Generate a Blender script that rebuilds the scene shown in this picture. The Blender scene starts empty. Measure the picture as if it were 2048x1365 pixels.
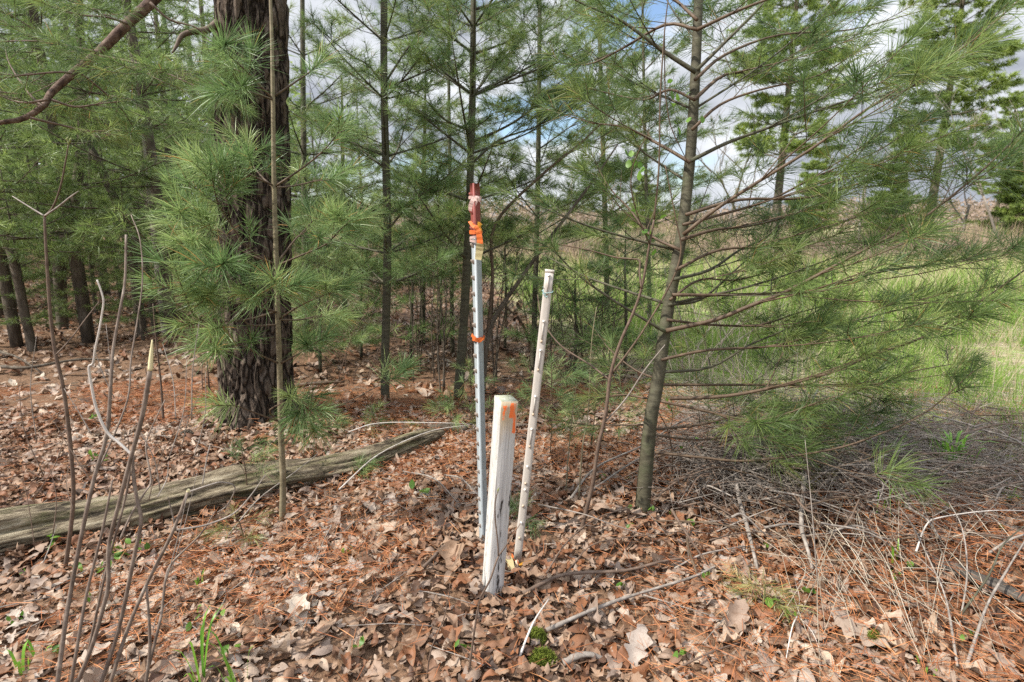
import bpy, math, random
import numpy as np
from mathutils import Vector, Matrix

# ------------------------------------------------------------------ basics
sc = bpy.context.scene
COL = sc.collection
rng = np.random.default_rng(11)
R = random.Random(5)
FPX, CH, PITCH = 1100.0, 1.45, math.radians(12.0)
CP, SP = math.cos(PITCH), math.sin(PITCH)
Z3 = np.array([0, 0, 1.0])

def hground(x, y):
    x = np.asarray(x, float); y = np.asarray(y, float)
    h = 0.022*np.sin(1.3*x+0.7*y+1) + 0.018*np.sin(2.9*x-1.7*y+.4) + 0.012*np.sin(4.7*x+3.9*y+2)
    h = h + 0.008*np.sin(9.1*x-6.3*y)
    r2 = (x+2.02)**2 + (y-3.85)**2
    h = h + 0.07*np.exp(-r2/0.35)
    r3 = (x-1.6)**2*0.7 + (y-3.2)**2
    h = h + 0.10*np.exp(-r3/0.5)
    return h

def ray(px, py):
    u = (px-1024)/FPX; v = (682.5-py)/FPX
    return np.array([u, CP+v*SP, -SP+v*CP])

def P(px, py, Y):
    d = ray(px, py); t = Y/d[1]
    return np.array([d[0]*t, Y, CH+d[2]*t])

def G(px, py, up=0.0):
    d = ray(px, py); z = 0.0
    for _ in range(6):
        t = (z-CH)/d[2]
        z = float(hground(d[0]*t, d[1]*t))
    return np.array([d[0]*t, d[1]*t, z+up])

def trace(pix, Y0, Y1=None):
    if Y1 is None: Y1 = Y0
    n = len(pix); out = []
    for i, (a, b) in enumerate(pix):
        out.append(P(a, b, Y0+(Y1-Y0)*i/max(1, n-1)))
    return np.array(out)

def norm(v):
    v = np.asarray(v, float)
    return v/max(1e-9, np.linalg.norm(v))

def smooth(pts, k=4):
    pts = np.asarray(pts, float)
    if len(pts) < 3 or k < 2: return pts
    p = np.vstack([2*pts[0]-pts[1], pts, 2*pts[-1]-pts[-2]])
    out = []
    for i in range(1, len(p)-2):
        a, b, c, d = p[i-1], p[i], p[i+1], p[i+2]
        for j in range(k):
            t = j/k
            out.append(0.5*((2*b)+(-a+c)*t+(2*a-5*b+4*c-d)*t*t+(-a+3*b-3*c+d)*t**3))
    out.append(pts[-1])
    return np.array(out)

def vnoise(p, seed=0):
    p = np.asarray(p, float); i = np.floor(p).astype(np.int64); f = p-i; f = f*f*(3-2*f)
    def hsh(a, b, c):
        n = (a*374761393 + b*668265263 + c*2147483647 + seed*974711) & 0xffffffff
        n = ((n ^ (n >> 13))*1274126177) & 0xffffffff
        return ((n ^ (n >> 16)) & 0xffff)/65535.0
    r = 0
    for dx in (0, 1):
        for dy in (0, 1):
            for dz in (0, 1):
                w = (f[:, 0] if dx else 1-f[:, 0])*(f[:, 1] if dy else 1-f[:, 1])*(f[:, 2] if dz else 1-f[:, 2])
                r = r + w*hsh(i[:, 0]+dx, i[:, 1]+dy, i[:, 2]+dz)
    return r

# ------------------------------------------------------------------ mesh builder
class MB:
    def __init__(s): s.v = []; s.f = []; s.t = []; s.n = 0
    def add(s, v, faces, tint=0.5):
        v = np.asarray(v, float).reshape(-1, 3)
        t = np.full(len(v), tint, float) if np.isscalar(tint) else np.asarray(tint, float).ravel()
        for f in faces:
            f = np.asarray(f, np.int64)
            if len(f): s.f.append(f+s.n)
        s.v.append(v); s.t.append(t); s.n += len(v)
    def tube(s, pts, r, n=6, tint=0.5, cap=True):
        pts = np.asarray(pts, float); m = len(pts)
        r = np.broadcast_to(np.asarray(r, float), (m,)) if np.ndim(r) else np.full(m, float(r))
        T = np.gradient(pts, axis=0); T /= np.maximum(1e-9, np.linalg.norm(T, axis=1))[:, None]
        a = np.cross(T[0], Z3 if abs(T[0][2]) < .9 else np.array([1., 0, 0])); a = norm(a)
        A = np.empty((m, 3)); A[0] = a
        for i in range(1, m):
            a = a - T[i]*a.dot(T[i]); a = a/max(1e-9, math.sqrt(a.dot(a))); A[i] = a
        B = np.cross(T, A)
        ph = np.arange(n)*2*math.pi/n
        ring = A[:, None, :]*np.cos(ph)[None, :, None] + B[:, None, :]*np.sin(ph)[None, :, None]
        v = pts[:, None, :] + ring*r[:, None, None]
        j = np.arange(n); k = (j+1) % n
        q = []
        for i in range(m-1):
            q.append(np.stack([i*n+j, i*n+k, (i+1)*n+k, (i+1)*n+j], 1))
        fs = [np.concatenate(q)]
        if cap: fs += [np.array([j[::-1]]), np.array([(m-1)*n+j])]
        s.add(v.reshape(-1, 3), fs, tint)
    def box(s, c, sx, sy, sz, M=None, tint=.5):
        v = np.array([[x, y, z] for x in (-.5, .5) for y in (-.5, .5) for z in (-.5, .5)])*[sx, sy, sz]
        if M is not None: v = v@np.asarray(M).T
        f = np.array([[0, 1, 3, 2], [4, 6, 7, 5], [0, 4, 5, 1], [2, 3, 7, 6], [0, 2, 6, 4], [1, 5, 7, 3]])
        s.add(v+np.asarray(c), [f], tint)
    def build(s, name, mat, parent=None, smooth_=False, org=None):
        v = np.concatenate(s.v) if s.v else np.zeros((0, 3))
        t = np.concatenate(s.t) if s.t else np.zeros(0)
        o0 = np.zeros(3)
        if parent is not None:
            q = parent
            while q is not None: o0 = o0+np.array(q.location); q = q.parent
        elif org is not None: o0 = np.asarray(org, float)
        v = v-o0
        me = bpy.data.meshes.new(name)
        me.vertices.add(len(v)); me.vertices.foreach_set('co', v.astype(np.float32).ravel())
        li = np.concatenate([f.ravel() for f in s.f]); sz = np.concatenate([np.full(len(f), f.shape[1]) for f in s.f])
        me.loops.add(len(li)); me.loops.foreach_set('vertex_index', li.astype(np.int32))
        st = np.concatenate([[0], np.cumsum(sz)[:-1]])
        me.polygons.add(len(sz)); me.polygons.foreach_set('loop_start', st.astype(np.int32))
        me.polygons.foreach_set('loop_total', sz.astype(np.int32))
        if smooth_: me.polygons.foreach_set('use_smooth', np.ones(len(sz), bool))
        at = me.attributes.new('tint', 'FLOAT', 'POINT'); at.data.foreach_set('value', t.astype(np.float32))
        me.update(calc_edges=True)
        if mat is not None: me.materials.append(mat)
        o = bpy.data.objects.new(name, me); COL.objects.link(o)
        if parent is not None: o.parent = parent
        elif org is not None: o.location = tuple(o0)
        return o

def tag(o, label=None, cat=None, group=None, kind=None):
    if label: o['label'] = label
    if cat: o['category'] = cat
    if group: o['group'] = group
    if kind: o['kind'] = kind
    return o

def thing(name, loc, label, cat, group=None):
    o = bpy.data.objects.new(name, None); COL.objects.link(o)
    o.empty_display_size = .1
    o.location = tuple(float(x) for x in loc)
    return tag(o, label, cat, group)

# ------------------------------------------------------------------ materials
class NT:
    def __init__(s, name):
        s.m = bpy.data.materials.new(name); s.m.use_nodes = True
        s.t = s.m.node_tree; s.N = s.t.nodes; s.b = s.N['Principled BSDF']; s.out = s.N['Material Output']
    def n(s, ty, **kw):
        q = s.N.new(ty)
        for k, v in kw.items():
            if k in q.inputs: q.inputs[k].default_value = v
            else: setattr(q, k, v)
        return q
    def l(s, a, b): s.t.links.new(a, b)
    def coord(s, kind='Object', scale=(1, 1, 1)):
        c = s.n('ShaderNodeTexCoord'); mp = s.n('ShaderNodeMapping'); mp.inputs['Scale'].default_value = scale
        s.l(c.outputs[kind], mp.inputs[0]); return mp.outputs[0]
    def noise(s, vec, scale=5., detail=5., rough=.6):
        q = s.n('ShaderNodeTexNoise'); q.inputs['Scale'].default_value = scale; q.inputs['Detail'].default_value = detail
        q.inputs['Roughness'].default_value = rough; s.l(vec, q.inputs['Vector']); return q.outputs['Fac']
    def ramp(s, fac, stops):
        q = s.n('ShaderNodeValToRGB'); e = q.color_ramp.elements
        while len(e) < len(stops): e.new(.5)
        for i, (p, c) in enumerate(stops):
            e[i].position = p; e[i].color = (*c, 1) if len(c) == 3 else c
        s.l(fac, q.inputs[0]); return q.outputs[0]
    def tint(s):
        q = s.n('ShaderNodeAttribute'); q.attribute_name = 'tint'; return q.outputs['Fac']
    def mix(s, a, b, fac, mode='MIX'):
        q = s.n('ShaderNodeMix'); q.data_type = 'RGBA'; q.blend_type = mode
        for sock, val in ((q.inputs[0], fac), (q.inputs[6], a), (q.inputs[7], b)):
            if hasattr(val, 'is_output'): s.l(val, sock)
            elif isinstance(val, tuple): sock.default_value = (*val, 1)
            else: sock.default_value = val
        return q.outputs[2]
    def math(s, op, a, b=0.0):
        q = s.n('ShaderNodeMath', operation=op)
        for sock, val in ((q.inputs[0], a), (q.inputs[1], b)):
            if hasattr(val, 'is_output'): s.l(val, sock)
            else: sock.default_value = val
        return q.outputs[0]
    def base(s, c, rough=.7, spec=.4):
        if hasattr(c, 'is_output'): s.l(c, s.b.inputs['Base Color'])
        else: s.b.inputs['Base Color'].default_value = (*c, 1)
        s.b.inputs['Roughness'].default_value = rough
        s.b.inputs['Specular IOR Level'].default_value = spec
    def bump(s, h, strength=.5, dist=.01):
        q = s.n('ShaderNodeBump'); q.inputs['Strength'].default_value = strength; q.inputs['Distance'].default_value = dist
        s.l(h, q.inputs['Height']); s.l(q.outputs[0], s.b.inputs['Normal'])
    def translucent(s, col, fac):
        t = s.n('ShaderNodeBsdfTranslucent'); mx = s.n('ShaderNodeMixShader'); mx.inputs[0].default_value = fac
        if hasattr(col, 'is_output'): s.l(col, t.inputs[0])
        else: t.inputs[0].default_value = (*col, 1)
        s.l(s.b.outputs[0], mx.inputs[1]); s.l(t.outputs[0], mx.inputs[2]); s.l(mx.outputs[0], s.out.inputs[0])

def needle_mat(name, stops, rough=.38, tr=.3, spec=.6):
    k = NT(name); c = k.ramp(k.tint(), stops); k.base(c, rough, spec); k.translucent(c, tr); return k.m

M = {}
M['needle'] = needle_mat('pine_needle', [(0, (.056, .10, .034)), (.5, (.138, .21, .060)), (.9, (.25, .32, .095)), (1, (.30, .18, .06))], .45, .5, .45)
M['needle_bright'] = needle_mat('fresh_lightened_pine_needle', [(0, (.10, .175, .058)), (.5, (.20, .30, .105)), (.95, (.35, .43, .16)), (1, (.40, .24, .08))], .45, .42, .5)  # fresh green; on the shaded middle pines its lightness stands in for light
M['needle_far'] = needle_mat('distant_pine_needle', [(0, (.085, .14, .042)), (.5, (.18, .265, .07)), (1, (.31, .39, .12))], .5, .42)
M['needle_field'] = needle_mat('meadow_pine_needle', [(0, (.11, .16, .035)), (.5, (.22, .30, .065)), (1, (.36, .44, .11))], .5, .35)
M['needle_straw'] = needle_mat('yellowing_pine_needle', [(0, (.13, .17, .05)), (.5, (.25, .27, .09)), (1, (.42, .33, .13))], .45, .3)
M['dead_needle'] = needle_mat('fallen_needle', [(0, (.14, .045, .018)), (.5, (.34, .115, .042)), (1, (.54, .26, .11))], .6, .1, .3)
M['grass'] = needle_mat('meadow_grass', [(0, (.11, .19, .03)), (.55, (.20, .33, .055)), (.8, (.32, .42, .10)), (.82, (.40, .33, .18)), (1, (.52, .45, .29))], .5, .4, .4)
M['blade'] = needle_mat('green_blade', [(0, (.09, .23, .025)), (1, (.22, .42, .05))], .4, .35, .4)
M['straw'] = needle_mat('dry_straw', [(0, (.16, .12, .09)), (.5, (.34, .28, .21)), (1, (.50, .44, .35))], .65, .1, .3)
M['green_leaf'] = needle_mat('spring_leaf', [(0, (.07, .16, .025)), (1, (.17, .30, .045))], .45, .45, .4)

k = NT('dead_leaf')
c = k.ramp(k.tint(), [(0, (.04, .025, .017)), (.17, (.10, .05, .029)), (.27, (.215, .088, .038)), (.38, (.185, .105, .064)), (.53, (.29, .19, .124)), (.67, (.245, .182, .144)), (.83, (.41, .305, .22)), (.94, (.33, .275, .235)), (1, (.52, .435, .335))])
co = k.coord('Object')
c = k.mix(c, (.12, .06, .03), k.ramp(k.noise(co, 45, 4, .65), [(.5, (0, 0, 0)), (.75, (.55, .55, .55))]))
k.base(c, .6, .35); k.bump(k.noise(co, 120, 3, .6), .35, .004); k.translucent(c, .14); M['leaf'] = k.m

def bark(name, stops, sc=(14, 14, 3), ns=1.0, strength=.8, dist=.01, rough=.85, lichen=None):
    k = NT(name); co = k.coord('Object', sc); f = k.noise(co, ns, 8, .68)
    c = k.ramp(f, stops)
    if lichen:
        f2 = k.noise(k.coord('Object'), 9, 5, .7)
        c = k.mix(c, lichen, k.ramp(f2, [(.5, (0, 0, 0)), (.72, (.8, .8, .8))]))
    k.base(c, rough, .25); k.bump(f, strength, dist); return k.m
k = NT('old_pine_bark'); co = k.coord('Object', (1, 1, .30))
dn = k.n('ShaderNodeTexNoise'); dn.inputs['Scale'].default_value = 7; dn.inputs['Detail'].default_value = 5; k.l(co, dn.inputs['Vector'])
dv = k.n('ShaderNodeMix'); dv.data_type = 'VECTOR'; dv.inputs[0].default_value = .13; k.l(co, dv.inputs[4]); k.l(dn.outputs['Color'], dv.inputs[5])
vo = k.n('ShaderNodeTexVoronoi', feature='DISTANCE_TO_EDGE'); vo.inputs['Scale'].default_value = 21; k.l(dv.outputs[1], vo.inputs['Vector'])
fn = k.noise(k.coord('Object', (55, 55, 22)), 1, 8, .72); crack = k.ramp(vo.outputs['Distance'], [(.0, (0, 0, 0)), (.16, (1, 1, 1))])
c = k.ramp(fn, [(.28, (.045, .032, .024)), (.48, (.105, .078, .058)), (.62, (.165, .132, .105)), (.8, (.29, .255, .22))])
c = k.mix((.016, .011, .008), c, crack)
k.base(c, .9, .15); k.bump(k.math('ADD', k.math('MULTIPLY', crack, .7), k.math('MULTIPLY', fn, .5)), 1, .03); M['bark_old'] = k.m
M['bark_young'] = bark('young_pine_bark', [(.3, (.035, .032, .021)), (.5, (.072, .065, .042)), (.75, (.12, .112, .075))], (10, 10, 40), 1, .6, .006, .7, (.085, .10, .05))
M['bark_sap'] = bark('sapling_bark', [(.3, (.12, .10, .06)), (.55, (.21, .175, .11)), (.8, (.32, .28, .195))], (12, 12, 30), 1, .4, .004, .6)
M['bark_dark'] = bark('dark_bark', [(.3, (.035, .028, .02)), (.5, (.095, .076, .056)), (.75, (.20, .17, .135))], (14, 14, 5), 1, .8, .01)
M['bark_pale'] = bark('pale_bark', [(.3, (.16, .13, .10)), (.5, (.36, .32, .27)), (.75, (.55, .52, .46))], (8, 8, 4), 1, .5, .01)
M['bark_limb'] = bark('limb_bark', [(.34, (.032, .018, .013)), (.5, (.10, .06, .042)), (.68, (.21, .15, .115))], (26, 26, 26), 1, 1, .008, .8)
M['twig'] = bark('twig_bark', [(.3, (.075, .048, .034)), (.6, (.15, .105, .078)), (.8, (.24, .18, .14))], (30, 30, 30), 1, .3, .003, .7)
M['twig_red'] = bark('red_twig_bark', [(.3, (.055, .037, .024)), (.6, (.115, .078, .05)), (.8, (.19, .14, .095))], (30, 30, 30), 1, .3, .003, .6)
M['twig_grey'] = bark('grey_twig_bark', [(.3, (.12, .10, .085)), (.55, (.25, .215, .185)), (.8, (.42, .38, .34))], (25, 25, 25), 1, .4, .003, .8)
M['shoot_stem'] = bark('shrub_stem_bark', [(.3, (.07, .05, .038)), (.5, (.155, .115, .09)), (.62, (.22, .175, .14)), (.78, (.38, .33, .28))], (30, 30, 18), 1, .4, .002, .7)
M['peeled'] = bark('peeled_wood', [(.3, (.36, .32, .28)), (.6, (.56, .51, .46)), (.8, (.70, .66, .60))], (20, 20, 8), 1, .2, .002, .6)
M['cutwood'] = bark('cut_wood', [(.3, (.50, .42, .22)), (.7, (.70, .63, .40))], (40, 40, 8), 1, .2, .002, .6)

# fallen log
k = NT('rotten_log'); co = k.coord('Object', (5, 38, 38)); f = k.noise(co, 1, 10, .74)
c = k.ramp(f, [(.38, (.022, .017, .012)), (.45, (.11, .085, .057)), (.53, (.26, .21, .14)), (.70, (.47, .41, .30))])
f2 = k.noise(k.coord('Object', (2, 8, 8)), 1.6, 6, .7)
c = k.mix(c, (.12, .13, .04), k.ramp(f2, [(.50, (0, 0, 0)), (.66, (.6, .6, .6))]))
k.base(c, .85, .2); k.bump(f, 1, .03); M['log'] = k.m

# ground
k = NT('forest_soil'); co = k.coord('Object'); f = k.noise(co, 9, 8, .7); f2 = k.noise(co, 60, 5, .7)
soil = k.ramp(f, [(.3, (.045, .026, .016)), (.55, (.12, .065, .038)), (.75, (.24, .15, .095))])
soil = k.mix(soil, k.ramp(f2, [(.3, (.05, .03, .02)), (.6, (.3, .19, .12)), (.75, (.4, .3, .22))]), .55)
grassc = k.ramp(k.noise(co, 3, 6, .7), [(.3, (.30, .25, .17)), (.46, (.32, .28, .17)), (.56, (.22, .28, .08)), (.7, (.21, .31, .08)), (.85, (.38, .34, .2))])
mz = k.n('ShaderNodeAttribute'); mz.attribute_name = 'tint'
mzf = k.math('ADD', mz.outputs['Fac'], k.math('MULTIPLY', k.math('SUBTRACT', k.noise(co, 2.2, 5, .7), .5), .5))
k.base(k.mix(soil, grassc, k.ramp(mzf, [(.42, (0, 0, 0)), (.62, (1, 1, 1))])), .95, .1)
k.bump(f2, .8, .02); M['soil'] = k.m

# steel post paints
def paint(name, col, dark, grime, rough=.55, sc=(60, 60, 12)):
    k = NT(name); co = k.coord('Object', sc); f = k.noise(co, 1, 6, .65)
    c = k.mix(col, dark, k.ramp(f, [(.45, (0, 0, 0)), (.75, (.8, .8, .8))]))
    f2 = k.noise(k.coord('Object', (70, 70, 25)), 1.3, 6, .75)
    c = k.mix(c, grime, k.ramp(f2, [(.62, (0, 0, 0)), (.69, (1, 1, 1))]))
    k.base(c, rough, .4); k.bump(f2, .25, .002); return k.m
M['steel'] = paint('weathered_grey_paint', (.35, .385, .40), (.25, .275, .285), (.12, .06, .035))
M['stud'] = paint('rusty_stud', (.24, .20, .17), (.13, .085, .06), (.09, .045, .025))
M['redpaint'] = paint('faded_red_paint', (.25, .068, .056), (.17, .045, .038), (.40, .28, .24), .5)
M['plastic'] = paint('weathered_plastic', (.47, .43, .385), (.38, .34, .295), (.40, .33, .27), .5, (25, 25, 8))
M['plastic_tab'] = paint('pale_plastic_tab', (.78, .76, .72), (.62, .57, .50), (.5, .4, .3), .45)
M['tan_tab'] = paint('tan_plastic_tab', (.50, .39, .28), (.42, .32, .23), (.36, .26, .18), .6)

# white post with orange paint
k = NT('painted_wood_post'); grain = k.noise(k.coord('Object', (160, 160, 5)), 1, 6, .65)
white = k.ramp(grain, [(.32, (.24, .22, .20)), (.43, (.44, .425, .405)), (.56, (.53, .52, .50)), (.7, (.62, .61, .595))])
tc = k.n('ShaderNodeTexCoord'); sep = k.n('ShaderNodeSeparateXYZ'); k.l(tc.outputs['Object'], sep.inputs[0])
zz = sep.outputs['Z']
blot = k.noise(k.coord('Object', (18, 18, 7)), 1, 6, .7)
drip = k.noise(k.coord('Object', (55, 55, 9)), 1, 5, .65)
# weathered yellow-brown band near the top of the right face
_b = G(984, 1190); LWP = float(np.linalg.norm(P(1012.5, 797, _b[1]-.035)-_b))
top = k.math('ADD', k.math('MULTIPLY', k.math('SUBTRACT', zz, LWP-.15), 9.0), k.math('MULTIPLY', k.math('SUBTRACT', blot, .5), 1.7))
geo = k.n('ShaderNodeNewGeometry'); vt = k.n('ShaderNodeVectorTransform', vector_type='NORMAL', convert_from='WORLD', convert_to='OBJECT')
k.l(geo.outputs['True Normal'], vt.inputs[0]); sn = k.n('ShaderNodeSeparateXYZ'); k.l(vt.outputs[0], sn.inputs[0])
right = k.ramp(k.math('MULTIPLY', sn.outputs['Y'], -1.0), [(.6, (0, 0, 0)), (.7, (1, 1, 1))])
rt = k.math('MULTIPLY', right, k.ramp(top, [(.1, (0, 0, 0)), (.9, (.85, .85, .85))]))
c = k.mix(white, k.mix((.36, .25, .12), (.50, .42, .30), grain), rt)
xx = sep.outputs['X']; dz = k.math('SUBTRACT', LWP, zz); wob = k.math('MULTIPLY', k.math('SUBTRACT', k.noise(k.coord('Object', (90, 90, 40)), 1, 4, .6), .5), .022)
def mark(x0, x1, z0, z1):
    ax_ = k.math('SUBTRACT', (x1-x0)/2, k.math('ABSOLUTE', k.math('SUBTRACT', k.math('ADD', xx, wob), (x0+x1)/2)))
    az_ = k.math('SUBTRACT', (z1-z0)/2, k.math('ABSOLUTE', k.math('SUBTRACT', k.math('ADD', dz, wob), (z0+z1)/2)))
    return k.ramp(k.math('MULTIPLY', k.math('MINIMUM', ax_, az_), 250.0), [(.0, (0, 0, 0)), (.5, (1, 1, 1))])
marks = k.math('MAXIMUM', k.math('MAXIMUM', mark(-.024, -.006, .014, .072), mark(.002, .024, .006, .066)), mark(.017, .031, .05, .125))
om = k.math('MULTIPLY', k.math('MULTIPLY', right, marks), k.ramp(drip, [(.40, (0, 0, 0)), (.50, (.95, .95, .95))]))
c = k.mix(c, (.78, .16, .035), om)
mud = k.ramp(k.math('ADD', k.math('MULTIPLY', zz, -7.0), k.math('MULTIPLY', blot, 1.2)), [(.35, (0, 0, 0)), (.75, (.6, .6, .6))])
c = k.mix(c, (.20, .14, .09), mud)
# dark cracks, mostly near the foot
ck = k.noise(k.coord('Object', (75, 75, 10)), 1, 4, .55)
low = k.math('ADD', ck, k.math('MULTIPLY', zz, -.16))
c = k.mix(c, (.035, .03, .025), k.ramp(low, [(.565, (0, 0, 0)), (.60, (.95, .95, .95))]))
# green-grey algae specks on the left face
lf = k.ramp(k.math('MULTIPLY', sn.outputs['X'], -1.0), [(.6, (0, 0, 0)), (.7, (1, 1, 1))])
sp = k.noise(k.coord('Object', (60, 60, 30)), 1.2, 6, .75)
c = k.mix(c, (.33, .31, .23), k.math('MULTIPLY', lf, k.ramp(sp, [(.54, (0, 0, 0)), (.64, (.7, .7, .7))])))
upf = k.ramp(sn.outputs['Z'], [(.6, (0, 0, 0)), (.8, (1, 1, 1))])
c = k.mix(c, (.22, .235, .15), k.math('MULTIPLY', upf, k.ramp(sp, [(.34, (.25, .25, .25)), (.56, (.9, .9, .9))])))
k.base(c, .75, .25); k.bump(grain, .5, .003); M['postpaint'] = k.m

def tape(name, a, b, tr=.3):
    k = NT(name); c = k.mix(a, b, k.noise(k.coord('Object', (80, 80, 80)), 1, 4, .6)); k.base(c, .4, .4); k.translucent(c, tr); return k.m
M['tape_orange'] = tape('orange_tape', (.80, .15, .03), (.70, .22, .07))
M['tape_yellow'] = tape('faded_yellow_tape', (.48, .41, .21), (.42, .34, .17))
M['tape_amber'] = tape('amber_tape', (.85, .42, .05), (.72, .36, .06))
M['tape_pink'] = tape('faded_pink_tape', (.55, .36, .32), (.64, .50, .45))
M['cord'] = tape('blue_cord', (.32, .47, .45), (.25, .40, .40), .1)
k = NT('moss'); f = k.noise(k.coord('Object'), 90, 5, .7); k.base(k.ramp(f, [(.3, (.07, .09, .016)), (.6, (.20, .24, .04)), (.8, (.36, .38, .09))]), .9, .1); k.bump(f, 1, .01); M['moss'] = k.m

# ------------------------------------------------------------------ world + sun
SUN = norm((-0.70, -0.28, 0.80))
elev = math.asin(SUN[2]); az = math.atan2(SUN[0], SUN[1])
w = bpy.data.worlds.new('World'); sc.world = w; w.use_nodes = True
N = w.node_tree.nodes; L = w.node_tree.links; N.clear()
wo = N.new('ShaderNodeOutputWorld'); bg = N.new('ShaderNodeBackground'); bg.inputs[1].default_value = 0.12
sky = N.new('ShaderNodeTexSky'); sky.sky_type = 'NISHITA'; sky.sun_disc = False
sky.sun_elevation = elev; sky.sun_rotation = az; sky.air_density = 1.0; sky.dust_density = 1.0; sky.ozone_density = 2.0
tc = N.new('ShaderNodeTexCoord'); mp = N.new('ShaderNodeMapping'); mp.inputs['Scale'].default_value = (1, 1, 2.2); mp.inputs['Location'].default_value = (3.1, .6, .2)
L.new(tc.outputs['Generated'], mp.inputs[0])
n1 = N.new('ShaderNodeTexNoise'); n1.inputs['Scale'].default_value = 2.6; n1.inputs['Detail'].default_value = 7; n1.inputs['Roughness'].default_value = .55
L.new(mp.outputs[0], n1.inputs['Vector'])
r1 = N.new('ShaderNodeValToRGB'); r1.color_ramp.elements[0].position = .385; r1.color_ramp.elements[1].position = .46
L.new(n1.outputs['Fac'], r1.inputs[0])
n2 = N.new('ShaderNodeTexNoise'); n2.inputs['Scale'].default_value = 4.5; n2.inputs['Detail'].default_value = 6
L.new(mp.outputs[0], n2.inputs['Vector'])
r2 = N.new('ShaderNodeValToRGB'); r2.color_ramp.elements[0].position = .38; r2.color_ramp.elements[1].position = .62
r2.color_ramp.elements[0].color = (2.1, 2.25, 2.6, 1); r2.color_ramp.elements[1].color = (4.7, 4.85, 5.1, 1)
L.new(n2.outputs['Fac'], r2.inputs[0])
mx = N.new('ShaderNodeMix'); mx.data_type = 'RGBA'
# an overcast dome is about three times brighter overhead than at the horizon
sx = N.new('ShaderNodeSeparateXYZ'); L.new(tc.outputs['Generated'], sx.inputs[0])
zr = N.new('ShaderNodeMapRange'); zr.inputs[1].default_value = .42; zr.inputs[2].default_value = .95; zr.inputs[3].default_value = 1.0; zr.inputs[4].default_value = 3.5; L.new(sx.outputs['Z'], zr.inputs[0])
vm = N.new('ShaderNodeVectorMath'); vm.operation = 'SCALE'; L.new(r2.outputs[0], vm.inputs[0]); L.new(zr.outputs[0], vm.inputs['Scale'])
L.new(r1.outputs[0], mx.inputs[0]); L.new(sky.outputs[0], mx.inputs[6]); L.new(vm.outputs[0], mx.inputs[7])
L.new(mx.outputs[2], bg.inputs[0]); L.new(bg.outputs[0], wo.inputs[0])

sl = bpy.data.lights.new('sun', 'SUN'); sl.energy = 4.0; sl.angle = math.radians(0.6); sl.color = (1, .95, .86)
so = bpy.data.objects.new('sun', sl); COL.objects.link(so)
so.rotation_euler = Vector(-SUN).to_track_quat('-Z', 'Y').to_euler(); so.location = (-6, 2, 9)

# ------------------------------------------------------------------ camera
cd = bpy.data.cameras.new('camera'); cam = bpy.data.objects.new('camera', cd); COL.objects.link(cam)
cd.sensor_width = 36; cd.lens = FPX/2048*36; cd.clip_start = .05; cd.clip_end = 2000
cam.location = (0, 0, CH); cam.rotation_euler = (math.radians(90)-PITCH, 0, 0)
cd.dof.use_dof = True; cd.dof.focus_distance = 2.35; cd.dof.aperture_fstop = 3.5
sc.camera = cam
sc.view_settings.view_transform = 'Standard'; sc.view_settings.look = 'None'
sc.view_settings.exposure = 0.92; sc.view_settings.gamma = 1
sc.cycles.max_bounces = 7; sc.cycles.diffuse_bounces = 4; sc.cycles.glossy_bounces = 2; sc.cycles.transmission_bounces = 5
sc.cycles.use_denoising = False

# ------------------------------------------------------------------ ground
BX = np.array([[2.4, 2.9], [2.9, 2.45], [4.2, 1.5], [5.5, .95], [7, .5], [10, 0.0], [14, -.6], [20, -1.4], [40, -3.5], [400, -40]])
def meadow(x, y):
    """>0.5 inside the meadow (soft edge about a metre wide)"""
    xb = np.interp(y, BX[:, 0], BX[:, 1]); d = (np.asarray(x)-xb)/(0.35+0.06*np.asarray(y))
    return 1/(1+np.exp(-2.2*d))

def axis(a, b, d0, d1):
    return np.concatenate([np.arange(a, b, d0)])
xs = np.concatenate([-np.geomspace(900, 9, 22), np.arange(-8.5, 8.5, .12), np.geomspace(9, 900, 22)])
ys = np.concatenate([[-400, -60, -12, -4], np.arange(-1.5, 14, .12), np.geomspace(14.3, 900, 34)])
XX, YY = np.meshgrid(xs, ys); ZZ = hground(XX, YY)*np.where((YY < 22) & (np.abs(XX) < 20), 1, .6)
mb = MB(); nx, ny = len(xs), len(ys)
ii = (np.arange(ny-1)[:, None]*nx+np.arange(nx-1)[None, :]).ravel()
mb.add(np.stack([XX.ravel(), YY.ravel(), ZZ.ravel()], 1), [np.stack([ii, ii+1, ii+nx+1, ii+nx], 1)], meadow(XX.ravel(), np.maximum(YY.ravel(), 2.4)))
tag(mb.build('ground', M['soil'], None, True), kind='structure')

# ------------------------------------------------------------------ dead leaves
def oak_template(g, rows=13, cols=5):
    s = np.linspace(0, 1, rows); env = .30*np.sin(np.pi*np.clip(s, 0, 1)**.85)**.6
    lob = 1-g.uniform(.35, .6)*(0.5-0.5*np.cos(2*np.pi*(3.0+g.uniform(0, 1))*s))
    wd = np.maximum(env*lob, .012); wd[0] = .02; wd[-1] = .012
    a = np.linspace(-1, 1, cols)
    X = wd[:, None]*a[None, :]; Y = s[:, None]+np.abs(a)[None, :]*.10*np.sin(np.pi*s)[:, None]
    Y = Y*g.uniform(.95, 1.05)
    return X, Y
def maple_template(g, rows=13, cols=5):
    # ringed leaf seen as rows of a fan: broad, with three to five pointed lobes
    s = np.linspace(0, 1, rows)
    env = .46*np.sin(np.pi*s**.7)**.75
    lob = 1-.5*(0.5-0.5*np.cos(2*np.pi*2.2*s))
    wd = np.maximum(env*lob, .012); wd[-1] = .012
    a = np.linspace(-1, 1, cols)
    return wd[:, None]*a[None, :], (s[:, None]*.9+np.abs(a)[None, :]*.22*np.sin(np.pi*s)[:, None])
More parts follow.
